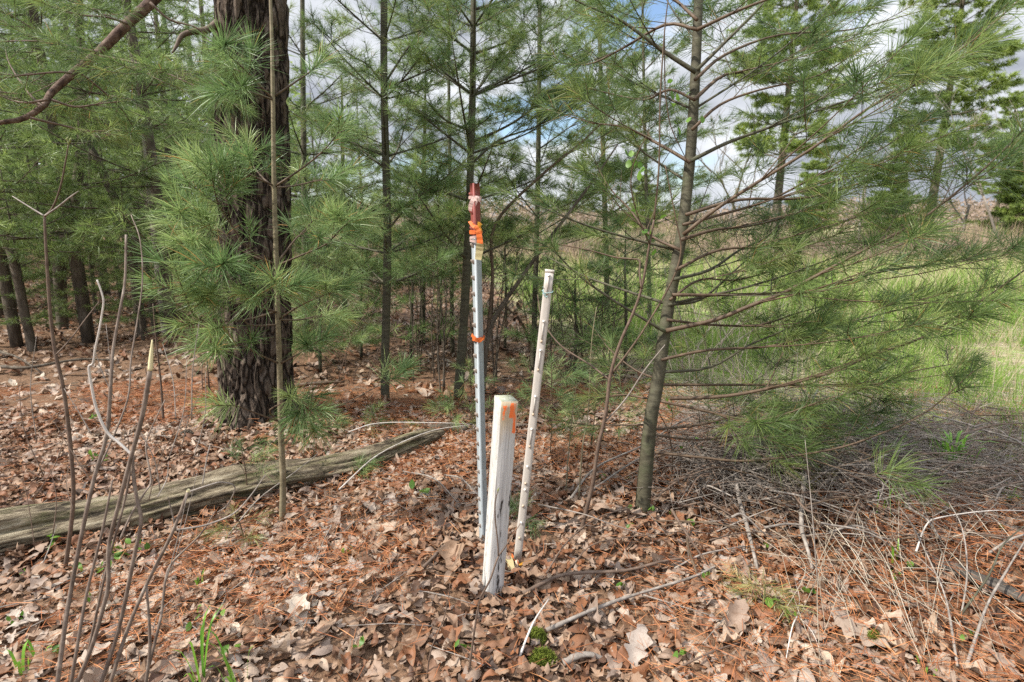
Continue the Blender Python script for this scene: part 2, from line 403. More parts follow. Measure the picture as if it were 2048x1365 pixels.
def oval_template(g, rows=9, cols=5):
    s = np.linspace(0, 1, rows); wd = np.maximum(.24*np.sin(np.pi*s**.9)**.8, .01); a = np.linspace(-1, 1, cols)
    return wd[:, None]*a[None, :], s[:, None]+0*a[None, :]
def curl(X, Y, g, amt=1.0):
    Y = Y-.5
    k1 = g.uniform(-2.4, 2.8)*amt; k2 = g.uniform(-.9, .9)*amt; tw = g.uniform(-.9, .9)*amt
    Zc = k1*X*X + k2*(Y*Y-.08) + tw*X*Y + .18*np.abs(X)*g.uniform(0, 1.4)
    p = np.stack([X*5, Y*5, 0*X], -1).reshape(-1, 3)
    Zc = Zc + (vnoise(p+g.uniform(0, 50), 3).reshape(X.shape)-.5)*.16*amt
    X = X*(1-.25*np.abs(k1)*np.abs(X))
    return np.stack([X, Y, Zc], -1).reshape(-1, 3)
def grid_faces(rows, cols):
    i = (np.arange(rows-1)[:, None]*cols+np.arange(cols-1)[None, :]).ravel()
    return np.stack([i, i+1, i+cols+1, i+cols], 1)
g = np.random.default_rng(3)
def templates(rows, cols, n, amt=1.0):
    out = []
    for i in range(n):
        f = (oak_template, oak_template, maple_template, oval_template)[i % 4]
        X, Y = f(g, rows, cols); out.append((curl(X, Y, g, amt), grid_faces(X.shape[0], X.shape[1])))
    return out
TN = templates(13, 5, 40, 1.1); TF = templates(6, 3, 16, 1.2)

def rotmats(yaw, ax, ang):
    n = len(yaw); c, s = np.cos(yaw), np.sin(yaw)
    A = np.zeros((n, 3, 3)); A[:, 0, 0] = c; A[:, 0, 1] = -s; A[:, 1, 0] = s; A[:, 1, 1] = c; A[:, 2, 2] = 1
    kx, ky = np.cos(ax), np.sin(ax); cc, ss = np.cos(ang), np.sin(ang); v = 1-cc
    B = np.zeros((n, 3, 3))
    B[:, 0, 0] = cc+kx*kx*v; B[:, 0, 1] = kx*ky*v; B[:, 0, 2] = ky*ss
    B[:, 1, 0] = kx*ky*v; B[:, 1, 1] = cc+ky*ky*v; B[:, 1, 2] = -kx*ss
    B[:, 2, 0] = -ky*ss; B[:, 2, 1] = kx*ss; B[:, 2, 2] = cc
    return B@A
def scatter(mb, TT, x, y, size, tint, lift, tiltsd):
    n = len(x); z = hground(x, y)+lift
    which = rng.integers(0, len(TT), n)
    flip = rng.random(n) < .4
    Rm = rotmats(rng.uniform(0, 2*np.pi, n), rng.uniform(0, 2*np.pi, n), np.clip(np.abs(rng.normal(0, tiltsd, n)), 0, 1.3))
    for t in range(len(TT)):
        q = np.where(which == t)[0]
        if not len(q): continue
        tv, tf = TT[t]; V = np.broadcast_to(tv, (len(q),)+tv.shape).copy()
        V[flip[q], :, 2] *= -1
        V = np.einsum('nij,nkj->nki', Rm[q], V*size[q][:, None, None])
        V = V+np.stack([x[q], y[q], z[q]], 1)[:, None, :]
        F = (tf[None]+(np.arange(len(q))*len(tv))[:, None, None]).reshape(-1, 4)
        mb.add(V.reshape(-1, 3), [F], np.repeat(tint[q], len(tv)))
def wedge(n, y0, y1, pad=.5, xk=1.0):
    y = np.sqrt(rng.uniform(y0*y0, y1*y1, n)); x = rng.uniform(-1, 1, n)*(y*xk+pad); return x, y
def leaf_tint(n, x, y):
    patch = vnoise(np.stack([x*1.1, y*1.1, 0*x], 1), 9)
    t = rng.beta(1.7, 1.7, n)*.96+.02
    return np.clip(t*.85+(patch-.5)*.5+.06, 0, 1)

mb = MB()
x, y = wedge(14000, .95, 4.2); keep = rng.random(len(x)) > meadow(x, y)*.93
x, y = x[keep], y[keep]; n = len(x)
scatter(mb, TN, x, y, rng.normal(.067, .022, n).clip(.03, .13), leaf_tint(n, x, y), rng.uniform(.003, .036, n), .25)
x, y = wedge(11000, .95, 3.8); n = len(x)      # small fragments between the leaves
scatter(mb, TF, x, y, rng.uniform(.02, .05, n), leaf_tint(n, x, y)*.9, rng.uniform(.003, .035, n), .5)
for fx, fy in [G(984, 1190)[:2], G(963, 1090)[:2], G(1032, 1143)[:2], G(1284, 1030)[:2], G(563, 1052)[:2]]:      # leaves banked against the feet of posts and stems
    n = 46; a = rng.uniform(0, 2*np.pi, n); r = rng.uniform(.045, .17, n); x, y = fx+np.cos(a)*r, fy+np.sin(a)*r
    scatter(mb, TN, x, y, rng.uniform(.04, .085, n), leaf_tint(n, x, y)*.9, rng.uniform(.015, .06, n)*(1.2-r*4), .5)
for t in np.linspace(0, 1, 60):      # and along the log
    q = G(-40+925*t, 1130-232*t+rng.normal(0, 4)); n = 9; x, y = q[0]+rng.normal(0, .05, n), q[1]+rng.normal(-.03, .05, n)
    scatter(mb, TN, x, y, rng.uniform(.04, .09, n), leaf_tint(n, x, y)*.9, rng.uniform(.01, .06, n), .5)
x, y = wedge(26000, 4.1, 16, 1.0); keep = rng.random(len(x)) > meadow(x, y)*.97
x, y = x[keep], y[keep]; n = len(x)
scatter(mb, TF, x, y, rng.normal(.105, .025, n).clip(.05, .17), leaf_tint(n, x, y), rng.uniform(.0, .04, n), .38)
tag(mb.build('leaf_litter', M['leaf'], None, True), 'dead brown and tan leaves covering the forest floor', 'leaf litter', kind='stuff')

# a few standout leaves as single things
def single_leaf(px, py, size, yaw, tint, tilt, label, T):
    b = MB(); tv, tf = T; v = tv*size
    A = Matrix.Rotation(tilt, 3, 'X')@Matrix.Rotation(yaw, 3, 'Z'); v = v@np.array(A).T
    o = G(px, py, .045); b.add(v+o, [tf], tint)
    tag(b.build('dead_leaf', M['leaf'], None, True, o), label, 'leaf', 'large single leaves on the litter')
for a in [(600, 1238, .15, .5, .97, .25, 'pale oak leaf lying flat left of the white post near the bottom of the picture', TN[0]),
          (762, 1075, .15, 2.0, .80, .2, 'broad tan leaf in the sunlit litter left of the grey steel post', TN[2]),
          (1265, 1045, .14, 1.1, .70, -.3, 'spotted tan oak leaf on the litter beside the foot of the young pine', TN[4]),
          (1275, 1310, .17, 2.7, .93, .3, 'large greyish oak leaf lying at the bottom centre right of the green moss', TN[1]),
          (905, 1130, .15, .2, .52, .6, 'curled brown leaf leaning against the foot of the grey steel post', TN[6]),
          (1470, 1260, .16, -.6, .62, .5, 'large upright golden brown leaf at the lower right', TN[5]),
          (1720, 1290, .17, .9, .74, .2, 'large pinkish brown leaf lying flat in the lower right corner area', TN[8])]:
    single_leaf(*a)

# ------------------------------------------------------------------ strips: needles and grass
def strips(mb, base, d, length, width, droop, tint, seg2=True, flat=None):
    n = len(base); l = length[:, None]
    sd = np.cross(d, rng.normal(size=(n, 3)) if flat is None else flat); sd /= np.maximum(1e-9, np.linalg.norm(sd, axis=1))[:, None]
    w = (np.asarray(width)*np.ones(n))[:, None]*.5
    tip = base+d*l-Z3*(droop[:, None]*l)
    if seg2:
        mid = base+d*l*.52-Z3*(droop[:, None]*l*.22)
        v = np.stack([base-sd*w*.8, base+sd*w*.8, mid-sd*w, mid+sd*w, tip], 1).reshape(-1, 3)
        o = (np.arange(n)*5)[:, None]
        mb.add(v, [o+np.array([0, 1, 3, 2]), o+np.array([2, 3, 4])], np.repeat(tint, 5))
    else:
        v = np.stack([base-sd*w, base+sd*w, tip], 1).reshape(-1, 3)
        mb.add(v, [(np.arange(n)*3)[:, None]+np.array([0, 1, 2])], np.repeat(tint, 3))

def needles(mb, shoots, n, length, width, droop=.12, seg2=True, spread=(66, 24), bias=0.0):
    """shoots: list of (pos, dir, shoot length) -> needle brushes round each shoot"""
    if not shoots: return
    p = np.array([s[0] for s in shoots]); d = np.array([s[1] for s in shoots]); sl_ = np.array([s[2] for s in shoots])
    d /= np.linalg.norm(d, axis=1)[:, None]
    m = len(p); idx = np.repeat(np.arange(m), n); dens = rng.uniform(.4, 1.1, m); idx = idx[rng.random(len(idx)) < dens[idx]]; N_ = len(idx); lsc = rng.uniform(.68, 1.14, m)
    u = rng.random(N_)**.75
    base = p[idx]+d[idx]*(u*sl_[idx])[:, None]
    ang = np.radians(spread[0]+(spread[1]-spread[0])*u+rng.normal(0, 11, N_)); ang = np.maximum(ang, .06)
    h = np.where(np.abs(d[:, 2:3]) < .9, Z3, np.array([1., 0, 0])); a = np.cross(d, h); a /= np.linalg.norm(a, axis=1)[:, None]; b = np.cross(d, a)
    ph = rng.uniform(0, 2*np.pi, N_)
    nd = d[idx]*np.cos(ang)[:, None]+(a[idx]*np.cos(ph)[:, None]+b[idx]*np.sin(ph)[:, None])*np.sin(ang)[:, None]
    st = rng.uniform(.02, .86, m)
    t = np.clip(st[idx]+rng.normal(0, .12, N_)+bias, 0, .93); t[rng.random(N_) < .025] = 1.0
    strips(mb, base, nd, length*lsc[idx]*rng.normal(1, .16, N_).clip(.5, 1.4), width, np.abs(rng.normal(droop, .06, N_)), t, seg2)

def interp(pts, cum, s):
    i = min(len(pts)-2, max(0, int(np.searchsorted(cum, s))-1)); f = (s-cum[i])/max(1e-9, cum[i+1]-cum[i])
    return pts[i]+(pts[i+1]-pts[i])*f, norm(pts[i+1]-pts[i])

def grow(wood, shoots, pts, r0, r1, lv=0, first=.3, gap=.2, reach=.55, k=4, sides=6, maxlv=2, tuft=.13, up=(-.15, .35), skip=.12):
    pts = smooth(pts, k); seg = np.linalg.norm(np.diff(pts, axis=0), axis=1); cum = np.concatenate([[0], np.cumsum(seg)]); Ln = cum[-1]
    wood.tube(pts, np.linspace(r0, r1, len(pts)), sides)
    s = Ln*first
    while s < Ln*.96:
        p, T = interp(pts, cum, s); rem = Ln-s
        for sd in (1, -1):
            if R.random() < skip: continue
            lat = norm(np.cross(T, Z3+1e-3))*sd; sp = math.radians(R.uniform(38, 62))
            d = norm(T*math.cos(sp)+lat*math.sin(sp)+Z3*R.uniform(*up))
            l = min(reach*rem+.07, .95)*R.uniform(.6, 1.15)
            e = p+d*l+Z3*.06*l; q = [p, p+d*l*.5, e]
            rr = max(.0011, r0+(r1-r0)*s/Ln)*.5
            if lv < maxlv and l > .26:
                grow(wood, shoots, q, min(rr, .006), .0013, lv+1, .35, gap*.75, reach, 3, 4, maxlv, tuft, up, skip)
            else:
                wood.tube(q, np.array([min(rr, .0028), .0018, .0012]), 4)
                dd = norm(e-q[1]); sl_ = min(tuft, l*.8); shoots.append((e-dd*sl_, dd, sl_))
        s += gap*R.uniform(.7, 1.35)
    d = norm(pts[-1]-pts[-2]); shoots.append((pts[-1]-d*tuft, d, tuft))

def branch_part(root, pts, r0, r1, wmat, nmat, nn=100, nl=.105, nw=.0019, bias=0.0, seg2=True, **kw):
    wd = MB(); sh = []
    grow(wd, sh, pts, r0, r1, **kw)
    o = wd.build('branch', wmat, root, True)
    nb = MB(); needles(nb, sh, nn, nl, nw, .12, seg2, bias=bias)
    nb.build('needles', nmat, o)
    return o

def trunk_part(root, pts, radii, mat, k=6, sides=12, name='trunk', rough=.04, seed=0):
    pts = smooth(pts, k); rr = np.interp(np.linspace(0, 1, len(pts)), np.linspace(0, 1, len(radii)), radii)
    b = MB(); b.tube(pts, rr, sides)
    v = b.v[0]; nz = vnoise(v*[9, 9, 5]+seed, seed)-.5
    c = np.repeat(pts, sides, 0); b.v[0] = c+(v-c)*(1+nz*rough*2)[:, None]
    return b.build(name, mat, root, True)

def whorl_branches(root, tpts, tr, heights, nb, length, elev, wmat, nmat, droopend=.0, azskip=None, **kw):
    tp = smooth(tpts, 6); a0 = R.uniform(0, 6)
    for z in heights:
        j = int(np.argmin(np.abs(tp[:, 2]-z))); p = tp[j]; f = (z-tp[0][2])/(tp[-1][2]-tp[0][2])
        a0 += R.uniform(.5, 1.4)
        for q in range(nb):
            a = a0+q*2*math.pi/nb+R.uniform(-.3, .3)
            L_ = length(f)*R.uniform(.7, 1.15); el = math.radians(elev(f)+R.uniform(-9, 9))
            h = np.array([math.cos(a), math.sin(a), 0])
            if azskip and azskip(a): continue
            d1 = h*math.cos(el)+Z3*math.sin(el)
            e = p+d1*L_+Z3*droopend*L_
            pts = [p, p+d1*L_*.45-Z3*.03*L_, p+d1*L_*.75-Z3*.02*L_, e]
            r = tr*(1-.5*f)*.32
            branch_part(root, pts, max(.004, r), .0016, wmat, nmat, **kw)

# ------------------------------------------------------------------ big old pine
b0 = G(500, 838); bx, by = b0[0], b0[1]+.12
pine = thing('pine_tree', (bx, by, float(hground(bx, by))), 'massive dark furrowed pine trunk standing left of centre behind the bright sapling', 'tree')
nr, nh = 150, 190; zs = np.concatenate([np.linspace(-.1, .5, 40), np.linspace(.52, 5.2, nh-40)])
ph = np.arange(nr)*2*math.pi/nr
ZG, PG = np.meshgrid(zs, ph, indexing='ij')
rad = .228-.012*ZG+.055*np.exp(-np.maximum(ZG, 0)/.12)*(1+.35*np.sin(3*PG+.6)+.2*np.sin(5*PG+2))
q = np.stack([np.cos(PG)*7.5, np.sin(PG)*7.5, ZG*4.2], -1).reshape(-1, 3)
wrp = vnoise(q*.6, 8)*1.6
rid = np.abs(vnoise(q+wrp[:, None], 4)-.5)*2; fur = np.clip(rid*2.2, 0, 1)**.6
pl = vnoise(np.stack([np.cos(PG)*16, np.sin(PG)*16, ZG*11], -1).reshape(-1, 3), 5)
fine = vnoise(np.stack([np.cos(PG)*40, np.sin(PG)*40, ZG*28], -1).reshape(-1, 3), 6)
rad = rad+((fur-.6)*.044+(pl-.5)*.020+(fine-.5)*.010).reshape(rad.shape)
ct_ = P(501.5, 0, by); lean = (ct_[0]-bx)/(ct_[2]-pine.location.z)*ZG
V = np.stack([bx+np.cos(PG)*rad+lean, by+np.sin(PG)*rad, pine.location.z+ZG], -1).reshape(-1, 3)
jj = np.arange(nr); F = np.concatenate([np.stack([i*nr+jj, i*nr+(jj+1) % nr, (i+1)*nr+(jj+1) % nr, (i+1)*nr+jj], 1) for i in range(nh-1)])
mb = MB(); mb.add(V, [F]); mb.build('trunk', M['bark_old'], pine, True)
# the long sagging limb at the upper left, with its bare side twigs and foliage
lim = trace([(470, -190), (400, -110), (306, 0), (255, 48), (193, 110), (148, 146), (103, 186), (86, 213), (45, 238), (0, 246), (-80, 262)], 3.75, 3.0)
lb = trunk_part(pine, lim, [.036, .033, .030, .027, .024, .021, .018, .0155, .0135, .011, .009], M['bark_limb'], 6, 10, 'branch', .05, 3)
wd = MB(); sh = []
for pix, y0, y1 in [([(193, 105), (165, 98), (110, 88), (55, 82), (-40, 86)], 3.25, 3.1), ([(148, 148), (110, 145), (0, 157), (-60, 170)], 3.2, 2.9),
               ([(200, 112), (270, 126), (340, 150), (400, 178), (440, 200)], 3.25, 3.0), ([(103, 200), (150, 214), (200, 208), (270, 200)], 3.15, 3.3),
               ([(60, 236), (120, 250), (180, 262), (260, 262)], 3.1, 3.4), ([(150, 140), (185, 165), (240, 215), (270, 260)], 3.2, 3.6), ([(255, 48), (215, 35), (160, 30), (90, 10)], 3.3, 3.0),
               ([(95, 200), (40, 205), (-30, 180)], 3.1, 3.3), ([(86, 213), (60, 190), (20, 130), (10, 90)], 3.1, 3.4), ([(300, 5), (340, 40), (400, 60), (420, 110)], 3.4, 3.5)]:
    wd = MB(); grow(wd, sh, trace(pix, y0, y1), .0075, .002, first=.3, gap=.10, reach=.8, up=(-.4, .3)); wd.build('twig', M['twig'], lb, True)
nb = MB(); needles(nb, sh, 80, .09, .0019, bias=.05); nb.build('needles', M['needle'], lb)
st = trace([(436, 46), (415, 60), (385, 64), (364, 72), (353, 92), (345, 106)], 3.65, 3.45)
trunk_part(pine, st, [.024, .02, .017, .014, .01, .004], M['twig_red'], 5, 8, 'dead_branch', .08, 5)

# ------------------------------------------------------------------ bright sapling in front of the big pine
b0 = G(563, 1052)
sap = thing('pine_sapling', b0, 'slim young pine with bright green tufts in front of the big dark trunk', 'tree')
ys_ = b0[1]
stem = [b0-Z3*.03]+[P(a, b, ys_+.0) for a, b in [(566, 960), (562, 870), (560, 760), (556, 640), (552, 500), (548, 360), (546, 200), (544, 90), (541, 0), (538, -120)]]
trunk_part(sap, stem, [.0155, .0145, .0135, .0125, .0115, .0105, .0095, .0085, .007, .006, .004], M['bark_sap'], 5, 9, 'trunk', .03, 2)
def sb(pix, y0, y1, r=.005, **kw):
    kw.setdefault('nn', 104); kw.setdefault('nl', .125); kw.setdefault('first', .42); kw.setdefault('gap', .11)
    kw.setdefault('nw', .0026)
    branch_part(sap, trace(pix, y0, y1), r, .0016, M['twig_red'], M['needle_bright'], **kw)
Y = ys_
sb([(545, 198), (500, 150), (470, 122), (438, 92)], Y, Y-.25, tuft=.10, gap=.2)
sb([(545, 195), (590, 165), (625, 140), (648, 118)], Y, Y+.1, tuft=.10, gap=.25, first=.5)
sb([(547, 200), (500, 185), (460, 180)], Y, Y-.2, tuft=.1)
sb([(548, 375), (600, 340), (640, 308), (670, 275), (697, 232)], Y, Y-.05, first=.5)
sb([(548, 372), (500, 350), (460, 335), (400, 318)], Y, Y-.25, first=.25)
sb([(549, 378), (520, 350), (500, 320), (495, 280)], Y, Y+.15, first=.4)
sb([(548, 376), (590, 372), (640, 360), (690, 350)], Y, Y+.3, first=.3)
sb([(552, 530), (500, 500), (450, 430), (432, 395), (421, 328)], Y, Y-.3, first=.25, gap=.10, r=.0055)
sb([(552, 530), (480, 500), (400, 440), (372, 330)], Y, Y-.1, first=.3, gap=.10)
sb([(553, 532), (600, 512), (650, 490), (680, 460), (702, 440)], Y, Y-.1, first=.5)
sb([(553, 528), (590, 480), (615, 455), (640, 420)], Y, Y+.25)
sb([(553, 540), (500, 540), (425, 520), (350, 480)], Y, Y-.3, first=.25, gap=.10)
sb([(556, 622), (490, 640), (400, 640), (370, 590), (348, 530)], Y, Y-.35, first=.3, gap=.10, r=.0055)
sb([(556, 625), (510, 610), (460, 560), (430, 530)], Y, Y-.4, first=.25)
sb([(556, 640), (600, 612), (650, 590), (692, 578)], Y, Y-.15, first=.5)
sb([(556, 640), (600, 640), (640, 632), (680, 640)], Y, Y+.3)
sb([(558, 650), (500, 650), (470, 625), (400, 600)], Y, Y-.15)
sb([(560, 728), (515, 708), (480, 690), (420, 705)], Y, Y-.3, first=.55)
sb([(560, 728), (590, 712), (625, 690), (655, 670)], Y, Y-.1, first=.6)
sb([(561, 845), (510, 826), (470, 812), (425, 812)], Y, Y-.25, first=.7, gap=.2)
sb([(561, 845), (620, 832), (680, 812), (760, 770), (822, 735)], Y, Y+.25, first=.72, gap=.12, tuft=.14, nn=75)
sb([(561, 850), (590, 840), (640, 855)], Y, Y-.1, first=.6)
sb([(562, 848), (540, 820), (600, 800), (610, 835)], Y, Y-.2, first=.7)

# ------------------------------------------------------------------ young pine on the right
b0 = G(1284, 1030)
yp = thing('pine_tree', b0, 'young pine with a smooth olive trunk and long branches sweeping right over the meadow', 'tree')
Y = b0[1]
tpx = [(1300, 850), (1316, 760), (1331, 650), (1352, 530), (1366, 450), (1380, 320), (1388, 200), (1394, 80), (1398, -30), (1404, -200)]
tp = [b0-Z3*.05, b0+Z3*.02]+[P(a, b, Y+.02*i) for i, (a, b) in enumerate(tpx)]
trunk_part(yp, tp, [.05, .038, .033, .031, .029, .027, .026, .0245, .023, .021, .019, .016], M['bark_young'], 6, 14, 'trunk', .03, 4)
def yb(pix, y0, y1, r=.010, **kw):
    kw.setdefault('nn', 84); kw.setdefault('nl', .124); kw.setdefault('first', .26); kw['gap'] = .25; kw.setdefault('reach', .5); kw.setdefault('maxlv', 1)
    kw.setdefault('nw', .0022)
    branch_part(yp, trace(pix, Y+y0, Y+y1), r, .002, M['twig_red'] if kw.pop('red', True) else M['bark_young'], M['needle'], **kw)
yb([(1332, 662), (1430, 640), (1495, 614), (1562, 588), (1640, 548), (1700, 515), (1832, 445), (1925, 375), (2000, 308), (2070, 235)], 0, -.35, .0115, gap=.19)
yb([(1340, 797), (1420, 795), (1500, 785), (1640, 752), (1760, 705), (1840, 677), (1950, 610), (2050, 540), (2100, 505)], 0, -.25, .010, gap=.19)
yb([(1310, 905), (1400, 915), (1500, 922), (1660, 900), (1755, 870), (1850, 826), (1948, 742)], -.05, -.35, .007, first=.45, gap=.2, skip=.35)
yb([(1366, 470), (1430, 420), (1510, 368), (1620, 300), (1732, 220), (1870, 132), (1960, 70), (2060, -20)], 0, -.3, .0105, gap=.19)
yb([(1382, 322), (1450, 288), (1520, 262), (1650, 216), (1760, 180), (1880, 122), (1965, 55)], .02, .3, .010, red=False, gap=.22)
yb([(1394, 140), (1440, 95), (1500, 35), (1545, -10), (1620, -70)], .05, .2, .009, red=False)
yb([(1392, 145), (1330, 105), (1280, 68), (1235, 38), (1150, 0), (1080, -50)], .05, .1, .011, red=False, gap=.2)
yb([(1330, 664), (1290, 640), (1210, 590), (1150, 545), (1110, 505), (1080, 485)], 0, -.1, .009, first=.55, gap=.22, skip=.4, red=False)
yb([(1360, 500), (1300, 470), (1260, 420), (1215, 370), (1180, 300)], 0, .5, .008)
yb([(1380, 325), (1320, 290), (1250, 255), (1180, 245), (1080, 215)], 0, .5, .009)
yb([(1362, 480), (1430, 460), (1500, 452), (1580, 430), (1660, 380), (1700, 350)], 0, .6, .009)
yb([(1345, 560), (1420, 540), (1480, 500), (1540, 470), (1590, 410)], 0, .5, .009, red=False)
yb([(1338, 610), (1400, 600), (1450, 560), (1520, 500), (1600, 470)], 0, .8, .009, red=False)
yb([(1335, 640), (1420, 650), (1520, 650), (1600, 625), (1700, 600)], 0, .5, .008)
yb([(1320, 745), (1420, 735), (1500, 690), (1580, 655), (1670, 600)], 0, .3, .008, red=False)
yb([(1305, 860), (1400, 850), (1480, 830), (1560, 820), (1640, 815)], 0, .3, .007)
yb([(1318, 760), (1270, 740), (1220, 700), (1190, 660)], 0, .4, .006)
yb([(1310, 800), (1240, 790), (1180, 800), (1120, 790)], 0, .45, .006, nn=60)
yb([(1300, 850), (1240, 850), (1170, 850), (1110, 840)], 0, .3, .006, nn=60)
yb([(1388, 200), (1450, 150), (1530, 140), (1620, 90), (1700, 30)], 0, .7, .009)
yb([(1384, 260), (1440, 210), (1520, 180), (1640, 150), (1730, 90)], 0, .1, .008)
yb([(1366, 450), (1440, 430), (1540, 400), (1640, 350), (1760, 300), (1840, 240)], 0, .25, .008)
yb([(1394, 60), (1480, 20), (1560, -10), (1680, -60)], 0, -.1, .008)
yb([(1394, 40), (1340, -10), (1280, -60)], 0, .4, .008)
yb([(1340, 600), (1400, 560), (1480, 560), (1580, 530)], 0, .3, .007)

yb([(1322, 720), (1420, 700), (1560, 690), (1720, 640), (1880, 600), (2000, 570)], 0, .1, .008)
yb([(1310, 800), (1400, 820), (1520, 840), (1650, 800), (1780, 760)], 0, -.2, .007)
yb([(1352, 540), (1440, 500), (1560, 490), (1700, 440), (1850, 400)], 0, .4, .008)
yb([(1395, 60), (1330, 50), (1240, 100), (1170, 130), (1090, 120)], 0, .4, .008)
yb([(1388, 200), (1340, 180), (1290, 200), (1230, 190), (1150, 170)], 0, .2, .007)
yb([(1390, 160), (1450, 110), (1560, 70), (1700, 60), (1850, 20)], 0, .5, .008)
yb([(1372, 430), (1480, 400), (1620, 395), (1780, 350), (1920, 330), (2050, 280)], 0, .3, .009)
yb([(1345, 590), (1460, 590), (1620, 580), (1780, 540), (1940, 520), (2060, 480)], 0, .35, .009)
yb([(1316, 770), (1420, 770), (1560, 770), (1700, 770), (1840, 740), (1960, 720)], 0, .35, .008)
yb([(1302, 870), (1400, 880), (1500, 870), (1600, 860), (1720, 830)], 0, .4, .006)
R.seed(101)
whorl_branches(yp, tp, .03, [1.05, 1.32, 1.62, 1.95, 2.25, 2.6, 2.85], 3, lambda f: 1.25-.3*f, lambda f: 14+18*f, M['bark_young'], M['needle'],
               azskip=lambda a: math.sin(a) < -.15, nn=80, nw=.0024, nl=.12, first=.25, gap=.26, seg2=False, maxlv=1)
# ------------------------------------------------------------------ middle pines (each branch its own part)
def mid_pine(pix, Y, rad, label, traced, heights, nb, length, elev, nn=84, bias=0.04, nmat='needle', nw=.0027, nl=.105):
    base = G(*pix[0]); Yb = base[1]
    root = thing('pine_tree', base, label, 'tree')
    tp = [base-Z3*.05]+[P(a, b, Yb) for a, b in pix[1:]]
    trunk_part(root, tp, rad, M['bark_young'], 6, 10, 'trunk', .03, 7)
    for t, dy in traced:
        branch_part(root, trace(t, Yb, Yb+dy), rad[0]*.26, .002, M['bark_young'], M[nmat], nn=nn, nw=nw, nl=nl, seg2=False, first=.25, gap=.16, bias=bias)
    whorl_branches(root, tp, rad[0], heights, nb, length, elev, M['bark_young'], M[nmat], nn=nn, nw=nw, nl=nl, seg2=False, first=.2, gap=.17, bias=bias, maxlv=1)
    return root
mid_pine([(770, 802), (770, 720), (772, 650), (775, 480), (772, 340), (768, 170), (768, 0), (768, -160)], 4.4, [.036, .034, .032, .03, .028, .026, .024, .02],
         'slender pine left of the red-tipped steel post, rising clear between it and the big trunk',
         [([(768, 170), (735, 130), (700, 110), (640, 60)], -.2), ([(768, 170), (820, 90), (870, 30), (910, -10)], .3), ([(768, 172), (800, 165), (870, 135), (930, 110)], -.3),
          ([(770, 337), (735, 310), (690, 270), (640, 235)], .2), ([(770, 337), (795, 300), (815, 230), (842, 140)], .4), ([(772, 466), (805, 425), (850, 380), (890, 320)], -.2), ([(772, 466), (740, 430), (700, 410), (640, 400)], -.3)],
         [.95, 1.25, 1.55, 1.95, 2.3, 2.7, 3.1], 4, lambda f: .95-.25*f, lambda f: 14+22*f, bias=.0, nmat='needle_bright')  # lighter needle colour makes up for the light lost to canopy shade
mid_pine([(915, 800), (925, 680), (932, 560), (938, 440), (941, 330), (945, 190), (946, 100), (947, 0), (948, -170)], 4.4, [.046, .04, .037, .034, .03, .027, .024, .021, .018],
         'straight pine directly behind the red-tipped steel post',
         [([(946, 108), (910, 80), (860, 45), (815, -5)], -.2), ([(946, 108), (1000, 90), (1060, 62), (1120, 20)], .2), ([(945, 190), (900, 160), (860, 128), (800, 90)], .2),
          ([(945, 192), (1000, 170), (1060, 145), (1135, 117), (1200, 70)], -.2), ([(945, 190), (970, 160), (1010, 95), (1065, 10)], .3), ([(943, 262), (890, 240), (850, 200), (790, 170)], -.3),
          ([(942, 285), (1000, 260), (1050, 230), (1100, 182), (1150, 140)], -.3), ([(941, 330), (1000, 280), (1080, 250), (1170, 190), (1240, 130)], .3), ([(941, 340), (890, 310), (840, 290)], .4),
          ([(947, 20), (1010, 0), (1080, -40)], .1)],
         [1.2, 1.6, 2.0, 2.45, 2.9], 4, lambda f: 1.15-.3*f, lambda f: 18+20*f)
mid_pine([(620, 702), (612, 640), (610, 500), (608, 340), (606, 150), (604, -100)], 7, [.04, .036, .034, .03, .026, .02],
         'thin dark pine stem just right of the big trunk', [], [.9, 1.3, 1.75, 2.2, 2.7, 3.2], 4, lambda f: 1.3-.4*f, lambda f: 8+22*f, nn=50, nw=.0036, bias=.12)
mid_pine([(1065, 745), (1070, 600), (1075, 400), (1078, 200), (1080, -60)], 5.5, [.03, .028, .025, .022, .018],
         'slim pine behind the leaning beige plastic post', [([(1073, 470), (1150, 420), (1230, 340), (1290, 280)], .4), ([(1076, 300), (1160, 240), (1230, 190), (1330, 150)], .2), ([(1073, 450), (1000, 420), (950, 380)], .5)],
         [1.25, 1.6, 2.0, 2.4, 2.8, 3.2], 4, lambda f: 1.25-.35*f, lambda f: 15+20*f, nn=76, nw=.003)
mid_pine([(690, 655), (688, 500), (686, 350), (684, 220), (684, 150)], 8, [.04, .035, .028, .016, .008],
         'bushy pine in the woods between the big trunk and the slender pine', [], [.7, 1.05, 1.4, 1.75, 2.1, 2.5, 2.9], 5, lambda f: 1.5-1.15*f, lambda f: 4+28*f, nn=46, nw=.0042, bias=.14)
mid_pine([(845, 690), (846, 500), (848, 350), (850, 220), (852, 130)], 6.8, [.036, .032, .026, .016, .006],
         'bushy pine in the woods between the slender pine and the steel post', [], [.8, 1.15, 1.5, 1.8, 2.2, 2.6, 2.95], 4, lambda f: 1.4-1.1*f, lambda f: 6+28*f, nn=50, nw=.0038, bias=.12)
mid_pine([(1215, 660), (1212, 500), (1206, 300), (1200, 100), (1196, -80)], 7.5, [.04, .036, .03, .026, .02],
         'pine at the meadow edge seen through gaps left of the young olive trunk', [], [1.5, 1.9, 2.35, 2.8, 3.3, 3.8], 4, lambda f: 1.35-.4*f, lambda f: 12+22*f, nn=66, nw=.0038, bias=.05)

